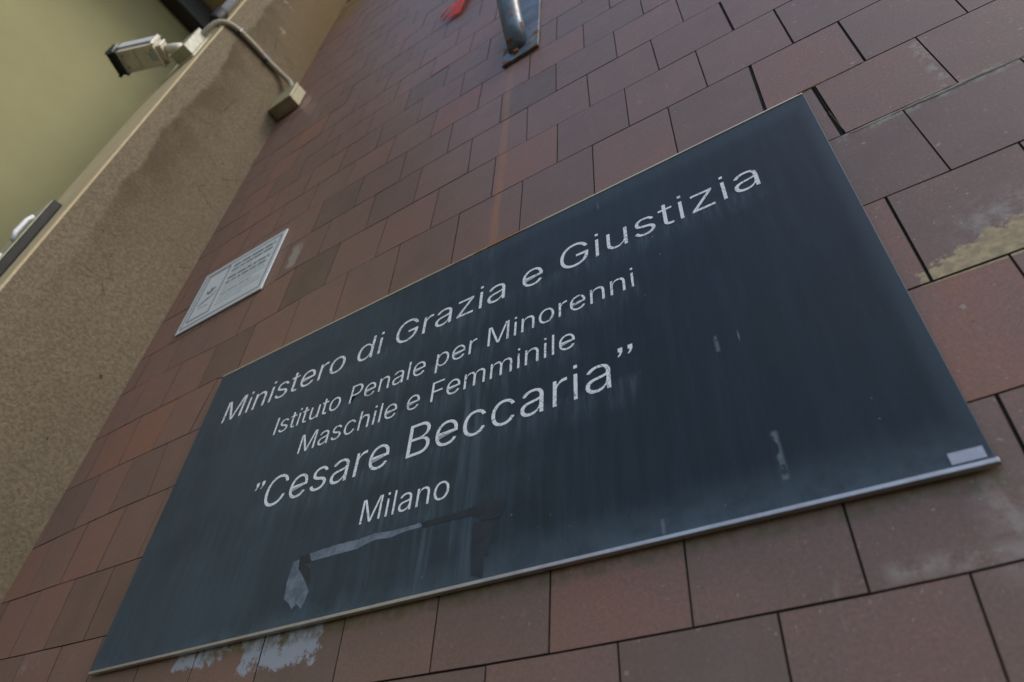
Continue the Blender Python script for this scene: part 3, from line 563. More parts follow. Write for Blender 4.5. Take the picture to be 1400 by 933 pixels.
TINT = {(-4, 2.0): 0.9,(-3, 2.5): 0.4,(-2, 2.0): 0.3,(-2, 3.0): 0.32,(-1, 2.5): 0.6,(0, 2.0): 0.72,(0, 3.0): 0.42,(1, 2.5): 0.35,(-1, -8.5): 0.9,(-2, -6.0): 0.6,(-3, -10.5): 0.75,(-3, -8.5): 0.72,(8, -11.0): 0.85,(8, -8.0): 0.85,(4, -3.0): 0.85,(1, -1.5): 0.8,(4, -7.0): 0.5,(-3, 1.5): 0.75,(3, -1.5): 0.12,(6, -4.0): 0.2,(0, -7.0): 0.2,(1, -5.5): 0.1,(1, -6.5): 0.65,(-2, -10.0): 0.3,(-4, -7.0): 0.25,(5, -0.5): 0.35,(0, 1.0): 0.35,(-4, -8.0): 0.3,(1, 1.5): 0.55,(7, -2.5): 0.7,(1, -2.5): 0.45,(2, -3.0): 0.5,(0, 0.0): 0.6,(1, 0.5): 0.55,(-5, -0.5): 0.75,(-6, 1.0): 0.6,(-6, -1.0): 0.55,(-5, 1.5): 0.45,(-5, 0.5): 0.5,(-5, -1.5): 0.4,(-5, -3.5): 0.3,(-2, -8.0): 0.35,(-3, -7.5): 0.5,(-1, -9.5): 0.8,(-1, -7.5): 0.6,(3, -5.5): 0.2,(5, -5.5): 0.4,(2, -4.0): 0.3,(0, -5.0): 0.6,(9, -5.5): 0.25,(9, -3.5): 0.25,(0, -11.0): 0.6,(2, -9.0): 0.65,(11, -9.5): 0.7,(10, -11.0): 0.8}
WIDE = {(0, 2): .0032, (2, 2): .0028, (1, 2.5): .0018, (-3, 2.5): .0018, (-1, 2.5): .0040, (0, 3): .0018, (-5, 2.5): .0018}
PIER_X = -1.99
wall = thing('tiled_wall', (0, 0, GZ), 'wall clad in reddish brown fired clay tiles laid in half bond, behind the dark plaque', 'wall')
wall_core = bmesh.new()
box(wall_core, -2.3, 4.2, .0034, .30, GZ, 5.2)
link('wall_core', wall_core, T_CORE, wall)

def tile_mesh(bm, r, n, rng):
    """one clay tile: the six points of its outline follow the courses; eased edges, a slight lip of its own"""
    o = [joint(n, r), joint(n + .5, r), joint(n + 1, r), joint(n + 1, r + 1), joint(n + .5, r + 1), joint(n, r + 1)]
    if max(p.x for p in o) < PIER_X + .012: return None
    for p in o: p.x = max(p.x, PIER_X - .01)
    c = sum(o, Vector()) / 6
    gl = WIDE.get((r, n), .0008 + rng.random() * .0004)
    grt = WIDE.get((r, n + 1), .0008 + rng.random() * .0004)
    gb = .0008 + rng.random() * .0004
    gt = .0008 + rng.random() * .0004
    dx = [gl, 0, -grt, -grt, 0, gl]
    dz = [gb, gb, gb, -gt, -gt, -gt]
    ty = rng.uniform(-.0005, .0005); tx_ = rng.uniform(-.004, .004); tz_ = rng.uniform(-.0025, .0025)
    rings = []
    for inset, y in ((0, .0145), (0, .0007), (.0006, 0.0)):
        ring = []
        for k, p in enumerate(o):
            q = Vector((p.x + dx[k], 0, p.z + dz[k]))
            sx = 1 if q.x < c.x else -1
            sz = 1 if q.z < c.z else -1
            if k not in (1, 4): q.x += sx * inset
            q.z += sz * inset
            q.y = y + (0 if y > .01 else ty + tx_ * (q.x - c.x) + tz_ * (q.z - c.z))
            ring.append(bm.verts.new(q))
        rings.append(ring)
    for a, b in zip(rings, rings[1:]):
        for k in range(6):
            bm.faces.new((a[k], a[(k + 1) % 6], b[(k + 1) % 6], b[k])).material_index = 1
    bm.faces.new(rings[-1])
    return c

for r, n in KEEP:
    rng = random.Random(int(r * 1000 + n * 10 + 77777))
    bm = bmesh.new()
    c = tile_mesh(bm, r, n, rng)
    if c is None:
        bm.free(); continue
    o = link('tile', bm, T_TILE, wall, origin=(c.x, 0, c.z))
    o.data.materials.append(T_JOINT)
    o['tint'] = float(TINT.get((r, n), rng.choice((.36, .42, .46, .5, .53, .57, .6, .66)) + rng.uniform(-.05, .05)))
bm = bmesh.new()
for r, n in SMALL:
    rng = random.Random(int(r * 1000 + n * 10 + 77777))
    tile_mesh(bm, r, n, rng)
ot = link('outer_tiles', bm, T_TILE2, wall)
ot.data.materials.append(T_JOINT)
tag(ot, kind='stuff')

def ridge(bm, pts, w, h, rng):
    """irregular squeezed-out bead along a joint"""
    prev = None
    L = []
    for a, b in zip(pts, pts[1:]):
        a, b = Vector(a), Vector(b)
        k = max(2, int((b - a).length / .006))
        L += [a.lerp(b, t / k) for t in range(k)]
    for i, p in enumerate(L):
        if i % 4 == 0: aw, ah, ac = rng.uniform(.55, 1.25), rng.uniform(.5, 1.2), rng.uniform(-.25, .25)
        sw, sh, sc_ = (sw * .7 + aw * .3, sh * .7 + ah * .3, sc_ * .7 + ac * .3) if i else (aw, ah, ac)
        ww = w * sw * rng.uniform(.93, 1.07); hh = h * sh
        cz = p.z + sc_ * w
        cur = [bm.verts.new((p.x, .004, cz - ww)), bm.verts.new((p.x, -hh * .6, cz - ww * .6)), bm.verts.new((p.x, -hh, cz)), bm.verts.new((p.x, -hh * .5, cz + ww * .6)), bm.verts.new((p.x, .004, cz + ww))]
        if prev:
            for q in range(4): bm.faces.new((prev[q], cur[q], cur[q + 1], prev[q + 1]))
        prev = cur
    bmesh.ops.recalc_face_normals(bm, faces=bm.faces)
rg = random.Random(3)
bm = bmesh.new()
a, b, c2 = joint(2.5, -1), joint(3.5, -1), joint(4.5, -1)
ridge(bm, [a + Vector((.01, 0, -.004)), b + Vector((0, 0, -.004)), c2], .0055, .0018, rg)
link('mortar_bead', bm, T_MORTAR, wall)
bm = bmesh.new()
a, b = joint(2.5, 0), joint(3, 0)
ridge(bm, [a + Vector((-.03, 0, 0)), b], .0032, .0012, rg)
link('dirt_bead', bm, T_DEBRIS, wall)
bm = bmesh.new()
a, b = joint(2.5, 0), joint(2.5, -1)
ridge(bm, [a.lerp(b, .55), b + Vector((.006, 0, 0))], .007, .0018, rg)
ridge(bm, [a + Vector((.002, 0, 0)), a.lerp(b, .5)], .004, .0010, rg)
link('mortar_bead', bm, T_MORTAR, wall)

# ------------------------------------------------------------------ stucco pier
bm = bmesh.new()
box(bm, -2.36, PIER_X, -.52, .32, GZ, 5.2, .006, 2)
tag(link('stucco_pier', bm, T_STUCCO), 'rough sand coloured stucco pier with dark run-off stains, left of the tiled wall', 'pier')

# ------------------------------------------------------------------ what lies beyond the pier
bm = bmesh.new()
box(bm, -3.45, -3.2, -5.0, .30, GZ, 4.316)
tag(link('olive_wall', bm, T_OLIVE), 'smooth olive yellow plastered wall beyond the pier', 'wall')
bm = bmesh.new()
box(bm, -3.45, -2.37, -5.0, .30, 4.32, 4.50)
tag(link('soffit', bm, T_OCHRE), 'ochre plastered soffit above the olive wall and dark beam', 'canopy')
br = thing('roof_beam', (-3.1, -2.3, 4.05), 'dark steel roof beam along the top of the olive wall', 'beam')
bm = bmesh.new(); box(bm, -3.198, -3.08, -5.0, .28, 4.04, 4.052)
link('lower_flange', bm, T_BROWN, br)
bm = bmesh.new(); box(bm, -3.105, -3.078, -5.0, .28, 4.054, 4.318)
link('web', bm, T_SLATEP, br)

# ------------------------------------------------------------------ plaque
PX0, PX1, PZ0, PZ1 = -1.273, .475, -.884, -.0325
YF = -.012
pq = thing('plaque', ((PX0 + PX1) / 2, 0, PZ0), 'large dark slate plaque with white engraved lettering for Cesare Beccaria, fixed to the tiles', 'plaque')
bm = bmesh.new(); box(bm, PX0, PX1, YF, -.004, PZ0, PZ1, .0010, 2)
link('stone_slab', bm, T_SLATE, pq)
bm = bmesh.new(); box(bm, PX0 + .01, PX1 - .01, -.0042, -.001, PZ0 + .004, PZ1 - .004)
link('backing_frame', bm, T_BLACK, pq)
# L-section rail under the slab: a narrow bright lip and a flat underside
bm = bmesh.new()
box(bm, PX0 - .001, PX1 + .002, -.0145, -.0118, PZ0 - .0055, PZ0 + .0005, .0008, 2)
box(bm, PX0 - .001, PX1 + .002, -.0120, -.004, PZ0 - .0053, PZ0 - .0030)
link('bottom_rail', bm, T_ALU, pq)
bm = bmesh.new()
box(bm, PX0 + .001, PX1 - .002, -.0130, -.003, PZ1 + .0026, PZ1 + .0066, .0005, 1)
link('top_rail', bm, T_ALUT, pq)
bm = bmesh.new()
slab(bm, [[(.4325, -.8800), (.4680, -.8800), (.4680, -.8650), (.4325, -.8650)]], -.0130, -.0115)
link('metal_tag', bm, T_TAG, pq)

GLYPH = {"M":[628,[[[68,8],[68,502],[147,501],[273,178],[312,56],[317,56],[352,165],[481,502],[560,501],[560,7],[512,8],[515,446],[515,449],[503,450],[464,334],[337,7],[291,8],[172,307],[122,450],[112,449],[114,383],[114,7]]]],"i":[164,[[[60,8],[60,372],[103,371],[103,7]],[[60,453],[60,501],[103,501],[103,453]]]],"n":[410,[[[106,227],[106,7],[61,8],[61,372],[104,371],[104,294],[112,293],[130,328],[157,356],[189,372],[227,376],[278,369],[304,354],[326,331],[334,318],[346,283],[349,240],[349,7],[303,8],[302,257],[290,295],[278,309],[249,330],[230,336],[182,333],[157,324],[136,308],[119,287],[110,259]]]],"s":[365,[[[182,0],[130,5],[88,24],[77,32],[59,54],[52,66],[45,88],[89,98],[99,75],[120,54],[148,42],[181,37],[201,39],[235,48],[260,66],[268,77],[275,89],[275,113],[272,124],[259,142],[228,158],[151,177],[107,193],[77,213],[60,240],[56,256],[58,303],[71,328],[80,338],[104,357],[133,370],[168,376],[187,376],[237,371],[274,352],[301,324],[313,295],[272,286],[257,312],[236,330],[206,338],[170,340],[140,331],[115,313],[102,291],[105,255],[119,237],[141,225],[252,195],[272,187],[287,177],[311,154],[323,123],[323,107],[323,91],[314,65],[285,30],[257,13],[240,7],[222,2]]]],"t":[227,[[[197,371],[196,335],[13,335],[14,371]],[[73,464],[119,463],[121,74],[130,56],[148,46],[177,42],[196,45],[204,8],[179,4],[146,4],[111,17],[86,40],[79,54],[73,94]]]],"e":[404,[[[212,0],[163,5],[121,23],[103,36],[74,68],[53,111],[43,160],[43,214],[46,240],[62,287],[73,307],[102,340],[119,353],[138,363],[181,376],[220,376],[249,372],[290,354],[314,336],[335,311],[350,279],[361,241],[363,177],[82,177],[83,213],[327,217],[315,213],[314,238],[305,272],[289,299],[267,320],[239,333],[223,337],[188,337],[156,328],[119,299],[102,273],[92,242],[88,178],[97,120],[112,88],[147,54],[194,39],[235,41],[266,49],[283,60],[298,75],[310,96],[354,86],[339,56],[307,25],[280,11],[264,6]]]],"r":[259,[[[61,8],[61,372],[104,371],[104,314],[119,313],[145,353],[169,368],[197,376],[235,376],[235,331],[213,334],[180,330],[145,315],[119,288],[106,251],[106,7]]]],"o":[415,[[[207,0],[183,0],[140,13],[121,22],[87,51],[74,68],[53,110],[43,160],[42,187],[43,215],[53,266],[74,308],[88,325],[103,340],[140,364],[183,376],[207,376],[232,376],[275,364],[295,354],[328,325],[341,308],[362,266],[373,215],[373,187],[373,160],[362,111],[341,68],[328,51],[295,22],[275,13],[232,0]],[[207,38],[244,44],[261,50],[288,71],[314,114],[323,150],[327,187],[323,225],[314,261],[288,305],[261,326],[227,336],[207,338],[188,336],[154,326],[129,305],[108,278],[101,260],[92,225],[88,187],[92,150],[101,114],[128,71],[154,50],[171,44]]]],"d":[424,[[[195,0],[173,0],[133,12],[99,35],[85,50],[62,87],[46,135],[43,161],[43,217],[46,243],[62,290],[85,327],[116,355],[134,364],[174,376],[212,376],[238,371],[268,354],[281,341],[302,312],[319,311],[319,502],[364,501],[364,7],[321,8],[321,66],[303,67],[281,36],[259,16],[225,2]],[[205,39],[238,44],[253,50],[268,59],[290,81],[300,97],[312,130],[320,189],[312,249],[300,282],[290,296],[280,307],[254,327],[222,336],[205,338],[186,336],[153,326],[128,306],[118,294],[108,279],[96,247],[88,189],[96,131],[108,97],[118,83],[154,51],[170,44]]]],"G":[520,[[[269,1],[237,2],[179,18],[153,31],[109,69],[91,92],[76,119],[64,148],[54,180],[48,254],[54,327],[76,390],[91,417],[108,440],[153,478],[178,491],[205,501],[265,508],[303,506],[338,497],[370,482],[398,463],[423,440],[451,398],[464,356],[413,357],[393,397],[370,426],[340,446],[292,462],[242,462],[199,450],[179,438],[144,409],[118,367],[102,316],[95,254],[102,192],[118,142],[131,120],[161,84],[200,59],[245,46],[311,50],[349,64],[379,88],[392,103],[411,138],[421,179],[422,193],[422,200],[290,207],[291,248],[471,248],[470,200],[464,143],[456,118],[445,95],[414,55],[373,26],[349,15],[324,7]]]],"a":[389,[[[160,-1],[112,6],[84,18],[73,28],[63,37],[47,61],[38,91],[38,108],[41,136],[49,157],[72,181],[92,192],[127,204],[246,221],[276,232],[284,254],[280,281],[274,301],[261,317],[243,329],[221,337],[170,337],[137,325],[119,313],[101,292],[96,283],[52,296],[63,318],[84,340],[107,357],[150,372],[179,376],[226,375],[272,360],[291,347],[309,329],[322,303],[329,271],[329,7],[285,8],[285,59],[268,60],[247,30],[223,13],[188,1]],[[170,37],[219,46],[244,60],[270,89],[282,125],[283,200],[251,187],[192,177],[142,169],[121,162],[97,144],[85,116],[87,85],[102,61],[127,45]]]],"z":[380,[[[49,8],[50,43],[261,317],[262,331],[55,331],[56,371],[326,371],[325,334],[119,63],[118,48],[332,48],[331,8]]]],"u":[410,[[[182,3],[148,6],[118,18],[106,26],[84,48],[69,78],[61,117],[61,139],[61,372],[106,371],[106,144],[112,102],[131,70],[146,58],[161,49],[180,45],[214,43],[241,50],[264,63],[282,82],[300,120],[304,153],[304,372],[349,371],[349,7],[306,8],[306,85],[297,85],[290,70],[280,51],[253,23],[220,7]]]],"I":[188,[[[70,8],[70,502],[118,501],[118,7]]]],"P":[445,[[[68,8],[68,501],[262,500],[310,490],[328,481],[361,457],[383,426],[391,408],[397,389],[401,348],[397,306],[383,269],[361,238],[328,214],[287,198],[235,194],[116,194],[117,234],[234,234],[287,243],[313,258],[333,278],[349,317],[352,363],[345,391],[340,406],[323,428],[301,446],[270,456],[251,458],[117,460],[117,7]]]],"l":[164,[[[60,8],[60,502],[103,501],[103,7]]]],"p":[424,[[[61,-135],[61,372],[104,371],[104,312],[122,311],[143,341],[156,354],[186,371],[213,376],[251,376],[291,364],[309,355],[325,342],[353,309],[372,268],[381,217],[381,161],[372,110],[363,87],[340,50],[325,35],[291,12],[251,1],[214,1],[187,6],[157,23],[144,36],[122,66],[106,67],[106,-136]],[[220,39],[255,44],[271,51],[307,84],[328,131],[336,189],[328,247],[307,294],[285,317],[270,326],[238,336],[220,338],[202,336],[171,327],[156,318],[134,296],[118,266],[105,211],[109,149],[118,112],[134,81],[170,51],[186,44]]]],"c":[396,[[[207,0],[183,0],[140,13],[121,22],[87,51],[74,68],[53,110],[43,160],[42,187],[43,215],[53,266],[74,308],[103,340],[121,354],[140,364],[161,371],[183,375],[233,375],[281,361],[310,343],[326,327],[346,298],[352,282],[307,271],[292,299],[274,317],[244,332],[207,338],[171,332],[140,316],[118,291],[101,261],[92,225],[88,187],[92,150],[108,99],[129,71],[154,50],[171,44],[207,38],[236,42],[276,60],[303,91],[309,108],[353,97],[347,81],[328,51],[302,27],[259,6]]]],"h":[410,[[[106,227],[106,7],[61,8],[61,502],[106,501],[106,294],[112,293],[130,328],[157,356],[189,372],[227,376],[278,369],[304,354],[326,331],[334,318],[346,283],[349,240],[349,7],[303,8],[302,257],[290,295],[278,309],[249,330],[230,336],[182,333],[157,324],[136,308],[119,287],[110,259]]]],"F":[410,[[[68,8],[68,501],[362,501],[361,460],[117,460],[117,270],[339,270],[338,229],[117,229],[117,7]]]],"m":[610,[[[61,8],[61,372],[104,371],[104,302],[118,302],[125,319],[146,350],[175,369],[208,378],[238,378],[254,373],[282,355],[302,328],[311,302],[322,302],[329,317],[343,338],[372,362],[409,376],[437,378],[466,376],[506,358],[526,337],[541,310],[549,275],[549,7],[503,8],[501,274],[497,292],[478,319],[449,333],[419,338],[393,335],[360,320],[338,294],[331,272],[327,247],[327,7],[281,8],[280,277],[268,305],[246,326],[231,333],[199,338],[166,332],[144,320],[126,303],[110,268],[106,254],[106,7]]]],"B":[456,[[[68,8],[68,501],[265,501],[308,492],[325,484],[354,464],[374,438],[387,408],[390,374],[388,346],[380,324],[360,299],[343,287],[308,272],[307,255],[325,254],[348,245],[369,231],[388,212],[402,186],[409,154],[409,118],[401,86],[384,57],[372,45],[341,25],[300,11],[247,8]],[[117,49],[273,51],[318,63],[335,74],[356,102],[363,137],[359,163],[348,188],[332,209],[296,231],[249,239],[117,239]],[[117,277],[239,277],[279,284],[303,296],[322,312],[340,346],[344,372],[337,406],[319,434],[303,446],[285,453],[241,460],[117,460]]]],"C":[510,[[[267,1],[236,2],[180,18],[131,48],[110,68],[77,119],[64,148],[49,216],[48,254],[49,292],[64,360],[92,417],[109,440],[154,478],[207,501],[267,508],[304,506],[338,497],[369,483],[410,454],[432,429],[456,382],[463,355],[414,356],[408,376],[395,399],[380,418],[352,442],[306,459],[267,464],[221,457],[180,438],[144,408],[118,367],[102,316],[95,254],[102,192],[118,142],[131,119],[161,83],[200,59],[244,47],[281,45],[329,57],[352,68],[371,83],[395,110],[408,133],[414,152],[463,153],[450,110],[432,80],[411,54],[384,34],[354,18],[304,3]]]],"\u201d":[270,[[[44,509],[96,509],[94,445],[70,400],[44,382],[38,392],[58,420],[66,452],[44,452]],[[160,509],[212,509],[210,445],[186,400],[160,382],[154,392],[174,420],[182,452],[160,452]]]]}
LINES = [('Ministero di Grazia e Giustizia', -1.157, .352, -.2565, .0745),
         ('Istituto Penale per Minorenni', -.893, .087, -.387, .0540),
         ('Maschile e Femminile', -.772, -.042, -.4805, .0530),
         ('\u201dCesare Beccaria\u201d', -.882, .073, -.6050, .0800),
         ('Milano', -.514, -.300, -.7225, .0520)]
glyph_mesh = {}
for text, x0, x1, zb, cap in LINES:
    adv = [GLYPH[ch][0] / 1000 if ch in GLYPH else .19 for ch in text]
    x0, x1 = .3828 + 1.01 * (x0 - .3828), .3828 + 1.01 * (x1 - .3828)
    zb, cap = -1.324 + 1.01 * (zb + 1.324), cap * 1.01
    k = (x1 - x0) / (sum(adv) - .07)
    kz = cap / .509
    x = x0 - .045 * k
    for ch, a in zip(text, adv):
        if ch in GLYPH:
            polys = [[(px / 1000 * k, pz / 1000 * kz) for px, pz in p] for p in GLYPH[ch][1]]
            key = (ch, round(k, 5), round(kz, 5))
            if key not in glyph_mesh:
                bm = bmesh.new()
                if ch in 'it\u201d':
                    for q, p in enumerate(polys): slab(bm, [p], -.0006 - .0002 * q, .0005)
                else:
                    slab(bm, polys, -.0006, .0005)
                me = bpy.data.meshes.new('letter'); bm.to_mesh(me); bm.free(); me.materials.append(T_LET)
                glyph_mesh[key] = me
            o = bpy.data.objects.new('letter', glyph_mesh[key])
            COL.objects.link(o)
            o.parent = pq
            o.location = Vector((x, YF, zb)) - pq.location
        x += a * k

RES = {"light":[[[-0.631,-0.7526],[-0.5678,-0.7511],[-0.5043,-0.7532],[-0.4674,-0.7503],[-0.4267,-0.7555],[-0.3882,-0.7568],[-0.3561,-0.7571],[-0.352,-0.7657],[-0.3865,-0.7653],[-0.4293,-0.7686],[-0.464,-0.7641],[-0.5019,-0.7722],[-0.5613,-0.7714],[-0.6201,-0.7707]],[[-0.6719,-0.7605],[-0.6562,-0.7591],[-0.6519,-0.779],[-0.6399,-0.7908],[-0.6256,-0.8074],[-0.6065,-0.8312],[-0.6099,-0.8501],[-0.6145,-0.8622],[-0.6309,-0.8507],[-0.6402,-0.8585],[-0.6508,-0.8471],[-0.6695,-0.8349],[-0.675,-0.8022]]],"dark":[[[-0.3531,-0.7565],[-0.3044,-0.7568],[-0.2743,-0.757],[-0.2401,-0.7559],[-0.2066,-0.7562],[-0.1762,-0.7571],[-0.1776,-0.7696],[-0.1855,-0.7888],[-0.2039,-0.7882],[-0.2227,-0.7864],[-0.2382,-0.7739],[-0.2529,-0.7714],[-0.3028,-0.7683],[-0.3489,-0.7683]],[[-0.2415,-0.8006],[-0.2395,-0.7843],[-0.2151,-0.793],[-0.1988,-0.7946],[-0.2007,-0.8268],[-0.2055,-0.8494],[-0.2121,-0.8498],[-0.2123,-0.8671],[-0.2124,-0.8852],[-0.227,-0.88],[-0.2354,-0.8775]],[[-0.6556,-0.752],[-0.6306,-0.7537],[-0.6218,-0.7713],[-0.6428,-0.7691],[-0.616,-0.7874],[-0.6068,-0.8201],[-0.6189,-0.8088],[-0.6378,-0.7912],[-0.6519,-0.779]]]}
for key in RES:
    RES[key] = [[(.3828 + 1.01 * (x - .3828), -1.324 + 1.01 * (z + 1.324)) for x, z in p] for p in RES[key]]
def ragged(p, rng, amp=.0007, step=.006):
    out = []
    for (xa, za), (xb, zb_) in zip(p, p[1:] + p[:1]):
        L = math.hypot(xb - xa, zb_ - za); n = max(1, int(L / step))
        for i in range(n):
            t = i / n
            out.append((xa + (xb - xa) * t + rng.uniform(-amp, amp), za + (zb_ - za) * t + rng.uniform(-amp, amp)))
    return out
for q, p in enumerate(RES['light']):
    bm = bmesh.new(); slab(bm, [ragged(p, rg)], YF - .00030, YF + .001)
    link('tape_residue', bm, T_RES1, pq)
for q, p in enumerate(RES['dark']):
    bm = bmesh.new(); slab(bm, [ragged(p, rg)], YF - .00045 - .00006 * q, YF + .001)
    link('tape_residue', bm, T_RES2, pq)

# ------------------------------------------------------------------ small notice sign
SX0, SX1, SZ0, SZ1 = -1.785, -1.298, .395, .742
sg = thing('notice_sign', ((SX0 + SX1) / 2, 0, SZ0), 'small white notice sign with a small symbol and small print, between pier and dark plaque', 'sign')
bm = bmesh.new(); box(bm, SX0, SX1, -.0075, -.0025, SZ0, SZ1, .0012, 2)
link('panel', bm, T_SIGN, sg)
def frame(bm, x0, x1, z0, z1, t, y=-.0079):
    slab(bm, [[(x0, z0), (x1, z0), (x1, z1), (x0, z1)], [(x0 + t, z0 + t), (x0 + t, z1 - t), (x1 - t, z1 - t), (x1 - t, z0 + t)]], y, -.0060)
bm = bmesh.new(); frame(bm, SX0 + .018, SX1 - .018, SZ0 + .018, SZ1 - .018, .0065)
link('border', bm, T_INK, sg)
bm = bmesh.new(); frame(bm, SX0 + .040, SX0 + .175, SZ0 + .045, SZ1 - .030, .0075)
link('icon_frame', bm, T_INK, sg)
bm = bmesh.new()
cx, cz = SX0 + .108, SZ0 + .175
def stroke(bm, a, b, wa, wb, y):
    (xa, za), (xb, zb2) = a, b
    L = math.hypot(xb - xa, zb2 - za); nx, nz = -(zb2 - za) / L, (xb - xa) / L
    slab(bm, [[(xa + nx * wa, za + nz * wa), (xa - nx * wa, za - nz * wa), (xb - nx * wb, zb2 - nz * wb), (xb + nx * wb, zb2 + nz * wb)]], y, -.006)
for q, (a, b, wa, wb) in enumerate((((-.040, -.050), (-.004, -.030), .004, .006), ((-.004, -.030), (.030, -.022), .006, .004), ((.030, -.022), (.046, .004), .004, .0025),
                                    ((.000, .004), (.004, .040), .004, .007), ((.004, .006), (.024, .034), .004, .006), ((-.004, .004), (-.022, .026), .004, .006), ((-.030, -.070), (.030, -.070), .0015, .0015))):
    stroke(bm, (cx + a[0], cz + a[1]), (cx + b[0], cz + b[1]), wa, wb, -.0078 - .00006 * q)
link('symbol', bm, T_INK, sg)
rt = random.Random(11)
z = SZ1 - .045
for i, (h, xe) in enumerate(((.017, .95), (.015, .96), (.006, .5), (.016, .93), (.015, .90), (.006, .9), (.007, .95), (.014, .70), (.006, .92), (.006, .95), (.006, .6))):
    xs = SX0 + .20
    end = SX0 + .20 + (SX1 - .03 - SX0 - .20) * xe
    bm = bmesh.new()
    while xs < end:
        w = min(end - xs, h * rt.uniform(1.2, 4.2))
        if w < .003: break
        slab(bm, [[(xs, z - h), (xs + w, z - h), (xs + w, z - h * .15), (xs, z - h * .15)]], -.0079, -.006)
        xs += w + h * .45
    link('text_line', bm, T_INK2 if h < .01 or i == 7 else T_INK, sg)
    z -= h + .0125

# ------------------------------------------------------------------ steel bracket
bk = thing('steel_bracket', (-.24, 0, 1.0), 'weathered steel wall bracket with an angled tube and rusty bolt, above the plaque', 'bracket')
bm = bmesh.new(); box(bm, -.314, -.166, -.013, -.002, 1.005, 1.78, .001, 1)
link('mounting_plate', bm, T_STEEL, bk)
bm = bmesh.new()
tube(bm, [(-.250, -.010, 1.075), (-.250, -.055, 1.19), (-.250, -.115, 1.36), (-.250, -.20, 1.60)], [.036, .040, .042, .042], 24)
link('tube', bm, T_STEEL, bk, smooth=True)
for bx, bz, mt in ((-.252, 1.045, T_RUST), (-.195, 1.50, T_BROWN)):
    bm = bmesh.new()
    bmesh.ops.create_cone(bm, cap_ends=True, segments=6, radius1=.011, radius2=.010, depth=.012, matrix=Matrix.Translation((bx, -.019, bz)) @ Matrix.Rotation(math.pi / 2, 4, 'X'))
    link('bolt', bm, mt, bk)

# ------------------------------------------------------------------ red tape scrap
bm = bmesh.new()
def ribbon(bm, a, b, wa, wb, curl):
    a, b = Vector(a), Vector(b)
    d = (b - a).normalized(); s = d.cross(Vector((0, 1, 0))).normalized()
    rows = []
    for i in range(9):
        t = i / 8
        p = a.lerp(b, t) + Vector((0, -curl * math.sin(t * math.pi), 0))
        w = wa + (wb - wa) * t
        rows.append([bm.verts.new(p - s * w), bm.verts.new(p + Vector((0, -curl * .3, 0))), bm.verts.new(p + s * w)])
    for r0, r1 in zip(rows, rows[1:]):
        for k in range(2): bm.faces.new((r0[k], r0[k + 1], r1[k + 1], r1[k]))
ribbon(bm, (-.555, -.008, 2.24), (-.655, -.012, 1.93), .030, .046, .012)
ribbon(bm, (-.640, -.010, 2.10), (-.745, -.010, 2.03), .026, .014, .010)
ribbon(bm, (-.630, -.010, 2.02), (-.648, -.006, 2.12), .014, .003, .005)
bmesh.ops.solidify(bm, geom=bm.faces[:], thickness=.0012)
tag(link('tape_scrap', bm, T_RED), 'torn scrap of bright red plastic tape stuck high on the tiles', 'tape')

# ------------------------------------------------------------------ junction box in the corner
jb = thing('junction_box', (-1.89, -.04, 2.24), 'cream plastic junction box in the corner between pier and tiles, feeding the conduit', 'junction box')
bm = bmesh.new(); box(bm, -1.985, -1.805, -.062, -.003, 2.245, 2.405, .004, 2)
link('base', bm, T_CREAM, jb)
bm = bmesh.new(); box(bm, -1.987, -1.803, -.080, -.0625, 2.243, 2.407, .005, 2)
link('lid', bm, T_CREAM, jb)

# ------------------------------------------------------------------ conduit
path = [(-1.885, -.045, 2.405), (-1.905, -.050, 2.48), (-1.935, -.075, 2.56), (-1.965, -.13, 2.60), (-1.972, -.22, 2.60), (-1.972, -.32, 2.60), (-1.972, -.42, 2.59), (-1.975, -.50, 2.56), (-2.00, -.545, 2.52), (-2.04, -.555, 2.47), (-2.09, -.553, 2.42)]
cd = thing('conduit', (-1.97, -.3, 2.6), 'beige corrugated conduit curving over the pier edge from junction box to camera', 'conduit')
bm = bmesh.new(); tube(bm, spline(path, 30), .0165, 12, True, ribs=1)
link('hose', bm, T_COND, cd, smooth=False)
for cy, cz_ in ((-.24, 2.60), (-.44, 2.585)):
    bm = bmesh.new(); box(bm, -1.989, -1.955, cy - .008, cy + .008, cz_ - .024, cz_ + .018, .003, 1)
    link('clip', bm, T_SLATEP, cd)

# ------------------------------------------------------------------ CCTV camera on the pier's front
cc = thing('security_camera', (-2.12, -.52, 2.3), 'white bullet security camera with black front, mounted on the front of the pier', 'camera')
bm = bmesh.new(); box(bm, -2.20, -2.06, -.530, -.521, 2.20, 2.47, .002, 1)
link('base_plate', bm, T_CAMW, cc)
bm = bmesh.new(); box(bm, -2.19, -2.07, -.590, -.530, 2.22, 2.45, .004, 2)
link('bracket_box', bm, T_CAMG, cc)
ax = Vector((-.93, -.36, -.04)).normalized(); ay = Vector((.36, -.93, 0)).normalized(); az = ax.cross(ay).normalized()
if az.z < 0: az = -az
CC = Vector((-2.325, -.672, 2.235))
bm = bmesh.new(); obox(bm, CC, ax, ay, az, .115, .058, .040, .014, 3)
link('housing', bm, T_CAMW, cc, smooth=False)
bm = bmesh.new()
obox(bm, CC + az * .046 + ax * .006, ax, ay, az, .122, .064, .003, .002, 1)
obox(bm, CC + ay * .064 + az * .020 + ax * .006, ax, ay, az, .122, .003, .028, .002, 1)
link('sunshield', bm, T_WHITE, cc)
bm = bmesh.new(); obox(bm, CC + ax * .132 - az * .003, ax, ay, az, .022, .060, .045, .012, 3)
link('front_bezel', bm, T_BLACK, cc)
bm = bmesh.new()
tube(bm, [CC + ax * .150, CC + ax * .158], [.026, .024], 16)
link('lens', bm, T_BLACK, cc, smooth=False)
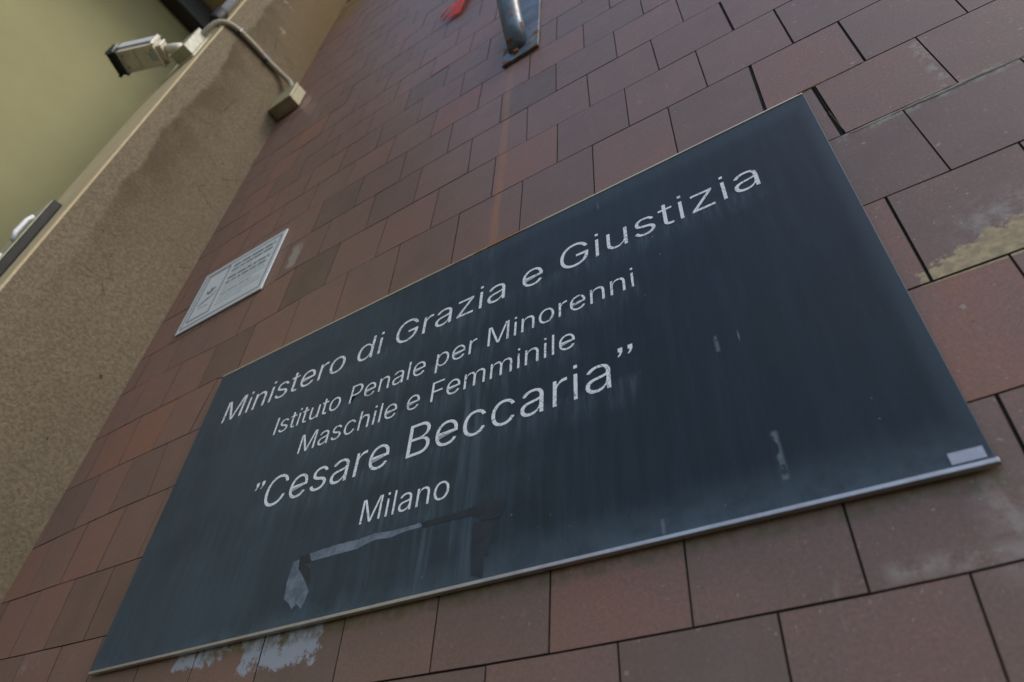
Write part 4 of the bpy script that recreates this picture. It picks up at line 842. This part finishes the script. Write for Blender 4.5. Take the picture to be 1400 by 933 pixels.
for du, dv in ((.085, .030), (-.085, .030), (.085, -.034)):
    bm = bmesh.new(); q = CC + ax * du + ay * dv - az * .041
    bmesh.ops.create_cone(bm, cap_ends=True, segments=10, radius1=.0045, radius2=.0045, depth=.003, matrix=Matrix.Translation(q))
    link('screw', bm, T_BROWN, cc)
bm = bmesh.new(); obox(bm, CC - ax * .078 - ay * .006 - az * .0405, ax, ay, az, .020, .026, .0009)
link('rating_label', bm, T_INK2, cc)
bm = bmesh.new(); obox(bm, CC + ax * .012 - az * .0401, ax, ay, az, .0012, .056, .0006)
link('seam', bm, T_BROWN, cc)
bm = bmesh.new(); obox(bm, CC - ax * .128, ax, ay, az, .016, .040, .030, .006, 2)
link('rear_cap', bm, T_CAMW, cc)
bm = bmesh.new()
tube(bm, [CC - ax * .142, CC - ax * .165, Vector((-2.145, -.595, 2.25)), Vector((-2.135, -.575, 2.27))], [.022, .026, .030, .034], 14)
link('swivel_arm', bm, T_CAMW, cc, smooth=True)

# ------------------------------------------------------------------ white tube with black end above the camera
tb = thing('pipe', (-2.08, -.55, 2.6), 'white vertical pipe with a black end fitting, on the pier front above the camera', 'pipe')
bm = bmesh.new(); tube(bm, [(-2.06, -.553, 2.72), (-2.06, -.553, 5.1)], .026, 20)
link('tube', bm, T_WHITE, tb, smooth=True)
bm = bmesh.new(); tube(bm, [(-2.06, -.553, 2.60), (-2.06, -.553, 2.615), (-2.06, -.553, 2.722)], [.034, .038, .036], 20)
link('end_fitting', bm, T_BLACK, tb)

# ------------------------------------------------------------------ intercom on the pier front
ic = thing('intercom', (-2.14, -.53, .3), 'black edged intercom unit with pale cover on the pier front, at the picture edge', 'intercom')
bm = bmesh.new(); box(bm, -2.29, -2.125, -.555, -.521, .18, .875, .004, 2)
link('housing', bm, T_BLACK, ic)
bm = bmesh.new(); box(bm, -2.285, -2.130, -.560, -.5552, .19, .868, .002, 2)
link('cover', bm, T_CAMG, ic)
bm = bmesh.new()
tube(bm, [(-2.165, -.566, .77), (-2.165, -.574, .74), (-2.165, -.576, .66), (-2.165, -.566, .62)], .009, 12)
link('handle', bm, T_WHITE, ic, smooth=True)
bm = bmesh.new()
bmesh.ops.create_uvsphere(bm, u_segments=20, v_segments=12, radius=.045, matrix=Matrix.Translation((-2.20, -.561, .50)) @ Matrix.Diagonal((1, .35, 1.4, 1)))
link('dome', bm, T_WHITE, ic, smooth=True)
